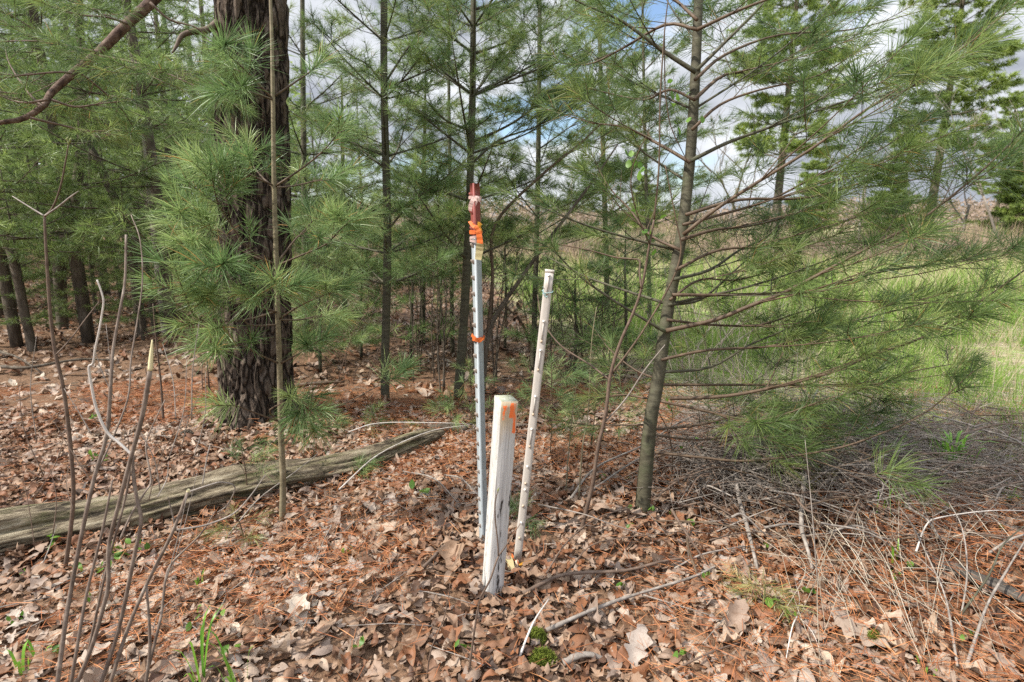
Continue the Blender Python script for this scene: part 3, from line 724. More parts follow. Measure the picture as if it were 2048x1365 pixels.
mid_pine([(905, 708), (903, 560), (900, 380), (898, 200), (896, -60)], 6, [.028, .025, .021, .017, .012], 'thin pine in the woods just left of the straight pine behind the steel post', [], [.8, 1.2, 1.6, 2.0, 2.45, 2.9, 3.3], 4, lambda f: 1.2-.3*f, lambda f: 10+22*f, nn=74, nw=.0034)
mid_pine([(1300, 690), (1298, 540), (1292, 360), (1288, 180), (1284, -60)], 6, [.026, .023, .02, .016, .011], 'thin pine at the meadow edge right behind the leafy sapling', [], [1.0, 1.4, 1.8, 2.2, 2.65, 3.1], 4, lambda f: 1.15-.3*f, lambda f: 12+22*f, nn=64, nw=.0034)
R.seed(202)
for a in [([(640, 745), (638, 600), (636, 500), (634, 420)], 'short bushy young pine in the gap just right of the big trunk', [.22, .5, .8, 1.05, 1.25]),
          ([(722, 715), (722, 600), (724, 480), (724, 380)], 'short bushy young pine behind the slender pine', [.4, .7, 1.0, 1.3, 1.55]),
          ([(820, 735), (824, 620), (826, 520), (828, 430)], 'short bushy young pine between the slender pine and the steel post', [.3, .6, .85, 1.1, 1.3]),
          ([(880, 690), (882, 560), (880, 470), (880, 380)], 'short young pine just left of the straight pine behind the steel post', [.6, .95, 1.3, 1.6]),
          ([(1010, 700), (1012, 600), (1010, 500), (1012, 440)], 'short young pine between the steel post and the leaning plastic post', [.4, .75, 1.1, 1.35]),
          ([(1150, 760), (1152, 660), (1150, 580), (1152, 520)], 'short wispy young pine right of the plastic post', [.25, .5, .75, .95]),
          ([(1250, 740), (1252, 640), (1250, 540), (1252, 450)], 'short wispy young pine left of the young olive trunk', [.3, .6, .9, 1.15])]:
    mid_pine(a[0], 5, [.018, .015, .011, .005], a[1], [], a[2], 4, lambda f: 1.0-.7*f, lambda f: 10+26*f, nn=66, nw=.0036, bias=.05, nl=.11, nmat='needle_bright')  # lighter needles brighten these short pines by colour, against the canopy shade
# ------------------------------------------------------------------ woods: background pines (trunk, crown)
def wood_pine(H, r, z0, gap, nb, Lf, elev, nn, nw, nl, seed, droop, mtr, mnd, gap2=.26, reach=.5, maxlv=1):
    R.seed(seed); tr = MB(); sh = []
    tp = np.array([[0, 0, -.1], [.03*math.sin(seed), .02, H*.35], [-.03, .03*math.cos(seed), H*.7], [0, 0, H]])
    tr.tube(smooth(tp, 6), np.linspace(r, r*.18, 19), 10)
    z = z0; a0 = 0
    while z < H*.97:
        f = z/H; a0 += R.uniform(.4, 1.3); n_ = R.choice([nb-1, nb, nb])
        for q in range(n_):
            a = a0+q*2*math.pi/n_+R.uniform(-.35, .35); L_ = Lf(f)*R.uniform(.6, 1.15)
            if L_ < .1: continue
            el = math.radians(elev(f)+R.uniform(-9, 9)); h = np.array([math.cos(a), math.sin(a), 0]); d = h*math.cos(el)+Z3*math.sin(el)
            p = np.array([0, 0, z+R.uniform(-.06, .06)])
            pts = [p, p+d*L_*.5-Z3*droop*.4*L_, p+d*L_-Z3*droop*L_*.3]
            grow(tr, sh, pts, max(.008, r*.2*(1-f*.6)), .004, 0, .2, gap2, reach, 3, 4, maxlv, .2, (-.2, .3), .12)
        z += gap*R.uniform(.75, 1.25)
    T = tr.build('trunk', mtr, None, True)
    cr = MB(); needles(cr, sh, nn, nl, nw, .1, False, (75, 25)); C_ = cr.build('crown', mnd)
    me = (T.data, C_.data, len(sh))
    bpy.data.objects.remove(T); bpy.data.objects.remove(C_)
    return me
def place(me, x, y, rz, s, label, group, name='pine_tree'):
    o = thing(name, (x, y, float(hground(x, y))), label, 'tree', group); o.rotation_euler.z = rz; o.scale = (s, s, s)
    for nm, m in (('trunk', me[0]), ('crown', me[1])):
        c = bpy.data.objects.new(nm, m); COL.objects.link(c); c.parent = o
WA = wood_pine(6.5, .075, 1.15, .46, 5, lambda f: 2.0*(1-f)**.7+.15, lambda f: 2+26*f, 32, .007, .13, 21, .12, M['bark_dark'], M['needle_far'])
WB = wood_pine(7.5, .075, 1.5, .52, 5, lambda f: 2.3*(1-f)**.6+.15, lambda f: -2+28*f, 32, .0075, .13, 33, .2, M['bark_dark'], M['needle_far'])
WC = wood_pine(5.0, .055, .7, .42, 5, lambda f: 1.5*(1-f)**.8+.1, lambda f: 8+26*f, 32, .0065, .13, 45, .05, M['bark_dark'], M['needle_far'])
gw = 'pines in the woods on the left'
for me, px, Yd, s, lab in [
        (WA, 10, 8.6, 1.0, 'low-branched pine at the far left edge behind the sagging limb'),
        (WC, 130, 11.0, 1.1, 'small pine in the left woods between the leaning trunk and the left edge'),
        (WB, 225, 11.5, 1.15, 'pine in the left woods among dark dead boughs below the pale trunk'),
        (WA, 385, 9.6, 1.0, 'bushy pine close behind the left side of the big trunk'),
        (WC, 335, 8.6, .9, 'small pine left of the big trunk behind the bright sapling tufts'),
        (WB, 70, 14.5, 1.2, 'tall pine deep in the left woods near the picture edge'),
        (WA, 300, 14, 1.3, 'pine deep in the left woods behind the pale trunk'),
        (WB, 470, 13, 1.2, 'pine deep in the woods hidden behind the big dark trunk'),
        (WC, 590, 11, .8, 'pine in the woods seen just right of the big dark trunk'),
        (WC, 560, 8.5, 1.0, 'small pine right behind the big dark trunk'),
        (WC, 740, 12, .85, 'pine behind the slender pine in the middle woods'),
        (WA, 160, 17, 1.5, 'tall pine far back in the left woods'),
        (WB, 175, 6.9, .95, 'pine in the left woods whose boughs hang before the leaning trunk'),
        (WA, 345, 7.0, 1.0, 'pine with low green boughs between the pale trunk and the big trunk'),
        (WB, 30, 6.6, .9, 'pine near the left edge with boughs hanging over the slanting trunk'),
        (WC, 62, 6.6, .42, 'knee-high pine at the foot of the slanting trunks in the left woods'),
        (WC, 185, 7.2, .5, 'low bushy pine before the trunks in the left woods'),
        (WC, 285, 6.8, .4, 'low bushy pine left of the big trunk in the left woods'),
        (WC, 45, 9.5, .75, 'young pine filling the understory at the far left behind the trunks'),
        (WC, 120, 8.6, .62, 'young pine in the left woods close behind the leaning trunk'),
        (WC, 255, 10.0, .8, 'young pine in the left woods right behind the pale trunk'),
        (WB, -80, 10.5, 1.2, 'pine standing partly outside the left edge of the picture'),
        (WC, 655, 16, 1.0, 'pine far back behind the gap right of the big trunk'),
        (WC, 860, 13, .8, 'pine far back between the slender pine and the steel post')]:
    x = (px-1024)/FPX*Yd*1.02
    place(me, x, Yd, R.uniform(0, 6), s, lab, gw)

# meadow pines on the right, 25-35 m off
FA = wood_pine(13, .2, 4.2, .62, 5, lambda f: 3.6*(1-f)**.5+.3, lambda f: 2+22*f, 52, .028, .24, 61, .1, M['bark_dark'], M['needle_field'], .36, .55)
FB = wood_pine(7.0, .12, 1.0, .5, 6, lambda f: 2.3*(1-f)**.6+.2, lambda f: 4+16*f, 50, .028, .24, 72, .1, M['bark_dark'], M['needle_field'], .26, .55)
gm = 'pines across the meadow'
for me, px, Yd, s, lab in [(FA, 1528, 27, 1.1, 'tall pine across the meadow, left of the other tall one at the upper right'),
                           (FA, 1822, 31, 1.25, 'tall straight pine across the meadow in the upper right'),
                           (FB, 2006, 30, 1.02, 'rounded yellow-green pine across the meadow at the right edge'),
                           (FB, 1745, 36, .85, 'yellow-green pine across the meadow left of the tall straight pine'),
                           (FB, 1275, 45, .75, 'small pine far across the meadow seen through the middle gap'),
                           (FB, 1600, 48, 1.1, 'dark pine far back across the meadow between the two tall pines'),
                           (FB, 2130, 24, 1.1, 'pine across the meadow mostly outside the right edge'),
                           (FA, 1950, 52, 1.0, 'distant pine behind the rounded yellow-green one')]:
    place(me, (px-1024)/FPX*Yd*1.02, Yd, R.uniform(0, 6), s, lab, gm)

# trunks one can tell apart in the left woods
def plain_trunk(pix, Yd, radii, mat, label):
    base = np.array(P(pix[0][0], pix[0][1], Yd)); base[2] = float(hground(base[0], Yd))
    root = thing('tree_trunk', base, label, 'tree', 'bare trunks in the left woods')
    pts = [base-Z3*.1]+[P(a, b, Yd+.05*i) for i, (a, b) in enumerate(pix[1:])]
    b = trunk_part(root, pts, [q*(.6 if mat == 'bark_pale' else .42) for q in radii], M[mat], 10, 20, 'trunk', .16, len(pix)+int(pix[0][0]))
    return root
plain_trunk([(108, 570), (120, 520), (140, 460), (150, 400), (160, 320), (165, 200), (160, 60), (155, -60)], 7.6, [.17, .17, .15, .14, .13, .12, .11, .1], 'bark_dark', 'dark trunk curving up from a leaning foot in the left woods')
plain_trunk([(322, 585), (316, 500), (305, 400), (298, 320), (285, 200), (268, 110), (255, 30), (245, -60)], 7.2, [.10, .10, .095, .09, .085, .08, .075, .07], 'bark_pale', 'pale grey-white trunk leaning left in the left woods')
plain_trunk([(272, 590), (258, 480), (225, 390), (190, 310), (165, 260)], 7.3, [.14, .14, .12, .10, .05], 'bark_dark', 'broken dark trunk leaning left below the pale trunk')
plain_trunk([(45, 592), (30, 540), (12, 490), (-20, 440)], 6.4, [.11, .10, .09, .08], 'bark_dark', 'thick trunk slanting out of the left edge')
plain_trunk([(300, 588), (290, 520), (262, 470), (240, 440)], 7.0, [.09, .08, .06, .03], 'bark_dark', 'short broken snag beside the foot of the pale trunk')
plain_trunk([(178, 545), (178, 480), (180, 430), (180, 300)], 9, [.075, .08, .07, .06], 'bark_dark', 'thin upright trunk deep in the left woods')

# far woods behind everything, as one mass of crowns
mb = MB(); n = 40000
ang = rng.uniform(-1.2, -.30, n); dist = rng.uniform(20, 34, n); x = np.sin(ang)*dist*1.25; y = np.cos(ang)*dist+2
z = rng.uniform(.3, 9, n)*rng.uniform(.5, 1, n)
hole = vnoise(np.stack([x*.45, y*.45, z*.5], 1), 12) > .46
p = np.stack([x, y, z], 1)[hole]
p = p[p[:, 2] > 1.1]
strips(mb, p, (lambda q: q/np.linalg.norm(q, axis=1)[:, None])(rng.normal(size=p.shape)*[1, 1, .5]), rng.uniform(.3, .7, len(p)), .16, np.zeros(len(p)), rng.uniform(.3, 1, len(p)), False)
for i in range(46):
    a = R.uniform(-1.1, -.3); d = R.uniform(19, 33); X_, Y_ = math.sin(a)*d*1.25, math.cos(a)*d+2
    mb.tube([[X_, Y_, 0], [X_+R.uniform(-.2, .2), Y_, 9]], [.16, .08], 7, 0.0)
tag(mb.build('far_woods', M['needle_far']), 'distant mass of dark green woods behind the left half', 'woods', kind='stuff')

# bare thicket across the meadow and the low treeline at the horizon
k = NT('bare_thicket'); c = k.ramp(k.tint(), [(0, (.17, .125, .10)), (.5, (.28, .21, .165)), (.8, (.36, .27, .17)), (1, (.34, .33, .13))]); k.base(c, .8, .2); M['thicket'] = k.m
mb = MB(); n = 30000; y = rng.uniform(21, 40, n); x = rng.uniform(-.15, 1.25, n)*y
nzz = vnoise(np.stack([x*.3, y*.3, 0*x], 1), 2); d = rng.normal(size=(n, 3))*[.3, .3, .12]+Z3; d /= np.linalg.norm(d, axis=1)[:, None]
strips(mb, np.stack([x, y, 0*x+.0], 1), d, (.5+1.3*nzz)*rng.uniform(.5, 1.2, n), .035, np.zeros(n), np.clip(nzz*.8+rng.normal(0, .15, n), 0, 1), False)
tag(mb.build('bare_thicket', M['thicket']), 'band of bare reddish brown shrubs at the far side of the meadow', 'shrubs', kind='stuff')
mb = MB(); n = 42000; a = rng.uniform(-.3, 1.1, n); dd = rng.uniform(90, 140, n); x = np.sin(a)*dd*1.3; y = np.cos(a)*dd
hh = 3.0+3.0*vnoise(np.stack([x*.05, y*.05, 0*x], 1), 7); z = rng.uniform(0, 1, n)**.7*hh
d = rng.normal(size=(n, 3))*[1, 1, .9]; d /= np.linalg.norm(d, axis=1)[:, None]
strips(mb, np.stack([x, y, z], 1), d, rng.uniform(.8, 1.8, n), .2, np.zeros(n), np.clip(vnoise(np.stack([x*.08, y*.08, z*.2], 1), 17)+rng.normal(0, .12, n), 0, 1), False)
tag(mb.build('treeline', M['thicket']), 'low brown treeline on the horizon beyond the meadow', 'treeline', kind='stuff')

def bare_tree(px, Yd, H, r, label, seed, lean=0.0):
    R.seed(seed); x = (px-1024)/FPX*Yd*1.02; b0 = np.array([x, Yd, 0.0]); root = thing('bare_tree', b0, label, 'tree', 'leafless trees beyond the meadow'); m = MB(); cr = MB()
    def rec(b, p, d, l, r, lv):
        e = p+d*l; mid = p+d*l*.5+np.array([R.uniform(-.06, .06), R.uniform(-.06, .06), 0])*l; b.tube(smooth([p, mid, e], 3), np.linspace(r, r*.62, 7), 5 if lv else 8)
        if lv >= 4: return
        for q in range(2 if lv == 0 else R.randint(2, 3)):
            dd = norm(d+np.array([R.gauss(0, .5), R.gauss(0, .5), R.gauss(.1, .3)])); rec(cr, p+d*l*R.uniform(.55, 1), dd, l*R.uniform(.55, .8), r*.6, lv+1)
    rec(m, b0-Z3*.1, norm(np.array([lean, 0, 1])), H*.38, r, 0)
    m.build('trunk', M['twig_grey'], root, True); cr.build('crown', M['twig_grey'], root, True)
for a in [(1450, 30, 9, .09, 'thin leafless tree across the meadow left of the tall pines', 1), (1690, 34, 8, .10, 'leafless grey tree across the meadow between the tall pines', 2), (1895, 33, 7, .09, 'leafless tree across the meadow beside the rounded pine', 3),
          (1980, 24, 8, .06, 'leafless leaning tree at the upper right edge', 4, -.5), (2080, 22, 8, .06, 'leafless tree leaning in from the right edge', 5, -.45), (1215, 38, 8, .09, 'thin leafless tree far across the meadow in the middle gap', 6), (1130, 42, 9, .09, 'leafless tree far across the meadow behind the plastic post', 8)]:
    bare_tree(*a)
# ------------------------------------------------------------------ grass
mb = MB()
def grass(n, y0, y1, h0, h1, wd, thr=.5, xk=1.05, seg2=True, dry=.17, power=1.0):
    x, y = wedge(n, y0, y1, .5, xk); m = meadow(x, y); clump = vnoise(np.stack([x*1.6, y*1.6, 0*x], 1), 31)
    keep = (m > thr) & (rng.random(n) < np.clip((m-thr)*2.5, 0, 1)**power*np.clip(clump*2.4-.55, .08, 1)); x, y = x[keep], y[keep]; n = len(x); cl = clump[keep]
    d = rng.normal(size=(n, 3))*[.28, .28, .1]+Z3; d /= np.linalg.norm(d, axis=1)[:, None]
    t = np.clip(cl*.6+rng.normal(.1, .14, n), 0, .79); q = rng.random(n) < dry; t[q] = rng.uniform(.83, 1, q.sum())
    strips(mb, np.stack([x, y, hground(x, y)-.01], 1), d, (h0+(h1-h0)*rng.random(n))*(.55+.7*cl), wd, np.abs(rng.normal(.15, .12, n)), t, seg2)
grass(34000, 3.2, 7, .15, .42, .0042, .6, power=1.8)
grass(26000, 3.5, 7, .28, .58, .0045, .82, power=1.5)
grass(60000, 6, 13, .25, .55, .008, .5)
grass(60000, 12, 26, .3, .6, .018, .5, seg2=False)
x, y = wedge(5200, 4.2, 20, .5, 1.05); kp = meadow(x, y) > .55; x, y = x[kp], y[kp]; n = len(x)
d = rng.normal(size=(n, 3))*[.22, .22, .1]+Z3; d /= np.linalg.norm(d, axis=1)[:, None]
strips(mb, np.stack([x, y, hground(x, y)], 1), d, rng.uniform(.4, .85, n), .003+.0007*y, rng.uniform(0, .2, n), rng.uniform(.84, 1, n))
tag(mb.build('meadow_grass', M['grass']), 'bright green spring grass of the open meadow', 'grass', kind='stuff')

# dry thatch lying along the meadow edge
mb = MB()
x, y = wedge(60000, 1.9, 7.5, .4); m = meadow(x, y); keep = rng.random(len(x)) < np.clip(1.6*m*(1.25-m), 0, 1)*np.clip(1.5-(y-3)*.25, .25, 1); x, y = x[keep], y[keep]; n = len(x)
a = rng.normal(.3, 1.1, n); d = np.stack([np.cos(a), np.sin(a), rng.uniform(-.08, .3, n)], 1); d /= np.linalg.norm(d, axis=1)[:, None]
strips(mb, np.stack([x, y, hground(x, y)+rng.uniform(.005, .07, n)], 1), d, rng.uniform(.08, .38, n), .0034, rng.uniform(0, .2, n), rng.random(n)*.9)
# long bleached stalks fanning over the brush pile
for i in range(85):
    cx_, cy_ = R.uniform(1560, 1980), R.uniform(960, 1280); a = R.choice([R.gauss(1.0, .25), R.gauss(1.0, .4), R.gauss(.2, .5), R.gauss(1.9, .3)]); l = R.uniform(90, 330)
    dx, dy = math.cos(a)*l*.5, math.sin(a)*l*.5
    p0 = G(cx_-dx, cy_-dy*.9, R.uniform(.03, .14)); p1 = G(cx_+dx, cy_+dy*.9, R.uniform(.01, .08))
    m_ = (p0+p1)/2+np.array([R.uniform(-.07, .07), R.uniform(-.05, .05), R.uniform(.0, .07)]); mb.tube(smooth([p0, m_, p1], 4), R.uniform(.0008, .0017), 4, R.uniform(.2, 1))
tag(mb.build('dry_grass', M['straw']), 'bleached dry grass stalks and thatch lying along the meadow edge at the right', 'dry grass', kind='stuff')

# fallen red-brown needles
mb = MB()
x, y = wedge(84000, .95, 4.8, .4); pat = vnoise(np.stack([x*1.5, y*1.5, 0*x], 1), 41); keep = (rng.random(len(x)) < np.clip((pat-.36)*2.6, .10, 1)) & (rng.random(len(x)) > meadow(x, y)*.6)
x, y, pat = x[keep], y[keep], pat[keep]; n = len(x); a = rng.uniform(0, 2*np.pi, n); d = np.stack([np.cos(a), np.sin(a), rng.normal(.03, .16, n)], 1); d /= np.linalg.norm(d, axis=1)[:, None]
strips(mb, np.stack([x, y, hground(x, y)+rng.uniform(.015, .07, n)], 1), d, rng.uniform(.05, .12, n), .0021, rng.uniform(0, .12, n), np.clip(rng.normal(.55, .22, n), 0, 1))
tag(mb.build('fallen_needles', M['dead_needle']), 'rusty red fallen pine needles strewn over the leaves', 'pine needles', kind='stuff')

# small twigs in the litter
mb = MB()
for i in range(420):
    x, y = wedge(1, 1.1, 5.5, .3); x, y = float(x[0]), float(y[0]); a = R.uniform(0, 6.3); l = R.uniform(.06, .3)
    p = np.array([x, y, float(hground(x, y))+.03]); d = np.array([math.cos(a), math.sin(a), R.uniform(-.05, .12)])
    mb.tube([p, p+d*l*.5+np.array([R.uniform(-.01, .01), R.uniform(-.01, .01), .005]), p+d*l], [.0024, .002, .0012], 4, R.random())
tag(mb.build('twig_litter', M['twig_grey']), 'small broken twigs scattered through the leaf litter', 'twigs', kind='stuff')

mb = MB()
for i in range(5200):
    px, py = R.choice([R.uniform(1330, 1800), R.uniform(1400, 2150), R.gauss(1500, 110), R.uniform(1650, 2150)]), R.choice([R.uniform(820, 1000), R.gauss(930, 70)])
    py = min(1130, max(790, py)); p = G(px, py, R.uniform(.01, .24)*math.exp(-((px-1560)/420)**2)+.01); a = R.uniform(0, 6.3); l = R.uniform(.08, .4); d = np.array([math.cos(a), math.sin(a), R.uniform(-.15, .25)])
    r = R.uniform(.0008, .0021); mb.tube([p, p+d*l*.5+np.array([R.uniform(-.02, .02), R.uniform(-.02, .02), R.uniform(0, .02)]), p+d*l], [r, r*.8, r*.4], 3, R.random())
tag(mb.build('brush_litter', M['twig_grey']), 'grey mass of fine dead twigs matted under the brush pile at the right', 'brush', kind='stuff')
# ------------------------------------------------------------------ fallen log
A0 = G(-40, 1125); A1 = G(172, 1080); A2 = G(448, 1010); A3 = G(700, 955); A4 = G(885, 893)
axis_pts = np.array([A0, A1, A2, A3, A4])+np.array([0, .06, .055]); org = axis_pts[2]
pts = smooth(axis_pts, 24); nl_ = len(pts); sd = 84
rr = np.interp(np.linspace(0, 1, nl_), [0, .12, .3, .45, .6, .8, .95, 1], [.112, .104, .11, .10, .106, .09, .06, .02])
pts = pts+np.stack([0*pts[:, 0], .035*np.sin(np.linspace(0, 9, nl_)), .018*np.sin(np.linspace(1, 14, nl_))], 1)
mb = MB(); mb.tube(pts, rr, sd); v = mb.v[0]; cc = np.repeat(pts, sd, 0); rel = v-cc
s_ = np.repeat(np.arange(nl_), sd)*.07; pa = np.tile(np.arange(sd)*2*np.pi/sd, nl_)
nz = vnoise(np.stack([np.cos(pa)*4, np.sin(pa)*4, s_*1.2], 1), 51)-.5; nz2 = np.abs(vnoise(np.stack([np.cos(pa)*6, np.sin(pa)*6, s_*.8], 1), 52)-.5)*2-.5
nz3 = np.abs(vnoise(np.stack([np.cos(pa)*14, np.sin(pa)*14, s_*1.1], 1), 53)-.5)*2-.5
mb.v[0] = cc+rel*(1+nz*.42+nz2*.17+nz3*.11)[:, None]
ax = norm(A4-A0); yaw = math.atan2(ax[1], ax[0])
lg = mb.build('fallen_log', M['log'], None, True, org)
# turn the log's own frame along its length so that the grain follows it
Rz = Matrix.Rotation(yaw, 4, 'Z'); lg.data.transform(Rz.inverted()); lg.rotation_euler.z = yaw
tag(lg, 'long mossy decaying log lying across the leaf litter on the left', 'log')
p = G(861, 866, .03); q = G(935, 868, .035); mb = MB(); mb.tube(smooth([p, (p+q)/2+Z3*.01, q], 4), [.03]*8+[.024], 10)
o_ = mb.build('fallen_log', M['bark_dark'], None, True, (p+q)/2); tag(o_, 'short broken log chunk behind the far end of the long log', 'log')

# ------------------------------------------------------------------ steel post
b0 = G(963, 1090); top = P(944.5, 367, b0[1]-.0)
tpost = thing('steel_post', b0, 'grey painted steel fence post with a red tip', 'fence post')
axv = norm(top-b0); Lp = np.linalg.norm(top-b0)
nf = norm(np.array([-.80, -.60, 0])); nf = norm(nf-axv*nf.dot(axv)); rf = np.cross(axv, nf); rf = norm(rf)   # nf: flange normal, rf: along the flange
def tbar(s0, s1, grow_=0.0):
    b = MB(); hw, th, wl = .0178+grow_, .0028+grow_, .034
    prof = [(-hw, 0), (hw, 0), (hw, -th), (.003, -th-.0015), (.0022+grow_, -wl), (-.0022-grow_, -wl), (-.003, -th-.0015), (-hw, -th)]
    rows = []
    ns = max(2, int((s1-s0)/.03))
    for s in np.linspace(s0, s1, ns):
        rows.append([b0+axv*s+rf*a+nf*c for a, c in prof])
    v = np.array(rows); m = len(prof); j = np.arange(m); kx = (j+1) % m
    f = [np.concatenate([np.stack([i*m+j, i*m+kx, (i+1)*m+kx, (i+1)*m+j], 1) for i in range(ns-1)])]
    b.add(v.reshape(-1, 3), f+[np.array([[0, 1, 2, 7]]), np.array([[2, 3, 6, 7]]), np.array([[3, 4, 5, 6]]),
                            np.array([[0, 7, 2, 1]])+(ns-1)*m, np.array([[2, 7, 6, 3]])+(ns-1)*m, np.array([[3, 6, 5, 4]])+(ns-1)*m])
    # raised central rib on the flange face
    rb = [(-.0035, .0), (-.0018, .0042+grow_), (.0018, .0042+grow_), (.0035, 0)]
    v = np.array([[b0+axv*s+rf*(a+.010)+nf*c for a, c in rb] for s in (s0, s1)]).reshape(-1, 3)
    b.add(v, [np.array([[0, 1, 5, 4], [1, 2, 6, 5], [2, 3, 7, 6], [4, 5, 6, 7]])])
    return b
sred = Lp-.205
tbar(-.15, sred).build('shaft', M['steel'], tpost); tip = tbar(sred, Lp).build('tip', M['redpaint'], tpost); tip['label'] = 'red painted upper end'
# blade plate where the shaft meets the soil
s = Lp-.045; i = 0
while s > .03:
    b = MB(); c = b0+axv*s-rf*.0055
    # wedge-shaped stud: sharp upper lip
    w_ = .006; v = [c-rf*w_+axv*.009, c+rf*w_+axv*.009, c-rf*w_-axv*.011, c+rf*w_-axv*.011, c-rf*w_*.8+axv*.009+nf*.011, c+rf*w_*.8+axv*.009+nf*.011, c-rf*w_*.8+axv*.004+nf*.012, c+rf*w_*.8+axv*.004+nf*.012]
    b.add(np.array(v), [np.array([[0, 1, 5, 4], [4, 5, 7, 6], [6, 7, 3, 2]]), np.array([[0, 4, 6], [0, 6, 2], [1, 7, 5], [1, 3, 7]])])
    o = b.build('stud', M['redpaint'] if s > sred else M['stud'], tpost); s -= .066; i += 1

def ribbon(pts, w, wdir, k=6, twist=0.0, taper=None):
    pts = smooth(pts, k); m = len(pts); T = np.gradient(pts, axis=0); T /= np.linalg.norm(T, axis=1)[:, None]
    b = MB(); u = np.linspace(0, 1, m); wd = np.asarray(wdir, float); wd = wd if wd.ndim == 2 else np.repeat(wd[None], m, 0)
    V = []
    for i in range(m):
        sdv = norm(wd[i]-T[i]*wd[i].dot(T[i])); sdv = norm(sdv*math.cos(twist*u[i])+np.cross(T[i], sdv)*math.sin(twist*u[i]))
        ww = w*(1 if taper is None else np.interp(u[i], np.linspace(0, 1, len(taper)), taper)); nn_ = np.cross(T[i], sdv)
        V += [pts[i]-sdv*ww*.5, pts[i]+nn_*ww*.10*math.sin(i*1.7), pts[i]+sdv*ww*.5]
    f = []
    for i in range(m-1):
        for j in (0, 1): f.append([i*3+j, i*3+j+1, (i+1)*3+j+1, (i+1)*3+j])
    b.add(np.array(V), [np.array(f)]); return b
FR = norm(np.array([0, -1, 0])); RT = np.array([1., 0, 0]); UP = axv
def band(s, w, pad=.003, tilt=0.0):
    prof = [(-.021, .005), (.0, .016), (.021, .006), (.020, -.012), (.006, -.038), (-.006, -.038), (-.02, -.012), (-.021, .005)]
    return ribbon([b0+axv*(s+tilt*a)+rf*a*(1+pad*20)+nf*c for a, c in prof], w, axv, 4)
pt = lambda px, py, dy=-.02: P(px, py, b0[1]+dy)
# orange tape with yellow tail
sO = Lp-.19
o = thing('flagging_tape', b0+axv*sO, 'orange flagging tape with a long faded yellow tail tied below the red tip', 'tape', 'flagging tapes')
b = band(sO, .016); b.build('wrap', M['tape_orange'], o, True)
ribbon([pt(939, 443, -.035), pt(946, 452, -.055), pt(953, 456, -.06), pt(958, 470, -.06), pt(960, 488, -.055)], .022, RT, 6, .5, [.6, .7, .8, 1.1, 1.3]).build('tail', M['tape_orange'], o, True)
ribbon([pt(960, 487, -.0555), pt(959, 500, -.052), pt(956, 520, -.055)], .029, RT, 6, .15, [1, 1.05, .9]).build('faded_tail', M['tape_yellow'], o, True)['label'] = 'faded yellow tail of the tape'
ribbon([pt(939, 446, -.035), pt(943, 452, -.045), pt(948, 449, -.05), pt(946, 458, -.045)], .008, UP, 5, 1.0).build('knot', M['tape_orange'], o, True)
ribbon([pt(955, 448, -.03), pt(961, 452, -.01), pt(960, 461, -.02)], .02, UP, 5, .3).build('amber_wrap', M['tape_amber'], o, True)
for dz, l in ((.022, .5), (.034, -.4)):
    band(sO-dz, .010, tilt=l*.3).build('wrap', M['tape_pink'], o, True)
# faded pink tape
sP = Lp-.055
o = thing('flagging_tape', b0+axv*sP, 'faded pinkish tape tied in a bow near the very top of the red tip', 'tape', 'flagging tapes')
band(sP, .012).build('wrap', M['tape_pink'], o, True)
ribbon([pt(948, 396, -.06), pt(944, 404, -.065), pt(941, 412, -.06), pt(940, 422, -.055)], .017, RT, 6, .6).build('tail', M['tape_pink'], o, True)
ribbon([pt(948, 396, -.06), pt(955, 399, -.07), pt(962, 403, -.05), pt(958, 396, -.06), pt(950, 394, -.06)], .010, UP, 6, .6).build('loop', M['tape_pink'], o, True)
ribbon([pt(949, 396, -.06), pt(953, 403, -.07), pt(951, 411, -.06)], .007, RT, 6, .6).build('tail', M['tape_pink'], o, True)
# lower orange tape
sM = np.linalg.norm(pt(951, 677, 0)-b0)
o = thing('flagging_tape', b0+axv*sM, 'bright orange tape knotted halfway down the steel post', 'tape', 'flagging tapes')
band(sM, .014, tilt=-.2).build('wrap', M['tape_orange'], o, True); band(sM-.004, .010, tilt=.25).build('wrap', M['tape_orange'], o, True)
ribbon([pt(943, 670, -.04), pt(951, 678, -.055), pt(960, 683, -.05), pt(967, 677, -.04)], .016, UP, 5, .8).build('knot', M['tape_orange'], o, True)

# ------------------------------------------------------------------ beige plastic post
b0p = G(1032, 1143); Yp = b0p[1]; topp = P(1099.5, 540, Yp-.02)
pp = thing('plastic_post', b0p, 'leaning beige plastic post with moulded lugs', 'fence post')
axp = norm(topp-b0p); Lq = np.linalg.norm(topp-b0p); fp = norm(np.array([-.12, -1, 0])); fp = norm(fp-axp*fp.dot(axp)); rp = norm(np.cross(fp, axp)); rp = rp if rp[0] > 0 else -rp
def channel(s0, s1, hw, th=.012, lip=.003):
    b = MB(); prof = [(-hw, -th), (-hw, -lip), (-hw+lip, 0), (-.35*hw, .0015), (.35*hw, .0015), (hw-lip, 0), (hw, -lip), (hw, -th)]
    ns = max(2, int((s1-s0)/.05)); v = np.array([[b0p+axp*s+rp*a+fp*c for a, c in prof] for s in np.linspace(s0, s1, ns)]); m = len(prof); j = np.arange(m); kx = (j+1) % m
    b.add(v.reshape(-1, 3), [np.concatenate([np.stack([i*m+j, i*m+kx, (i+1)*m+kx, (i+1)*m+j], 1) for i in range(ns-1)]), np.array([j[::-1]]), np.array([j+(ns-1)*m])]); return b
channel(.055, Lq-.012, .0165).build('shaft', M['plastic'], pp)
channel(-.1, .06, .0085, .006).build('spike', M['tan_tab'], pp)
channel(Lq-.012, Lq, .0178, .0145).build('cap', M['plastic'], pp)
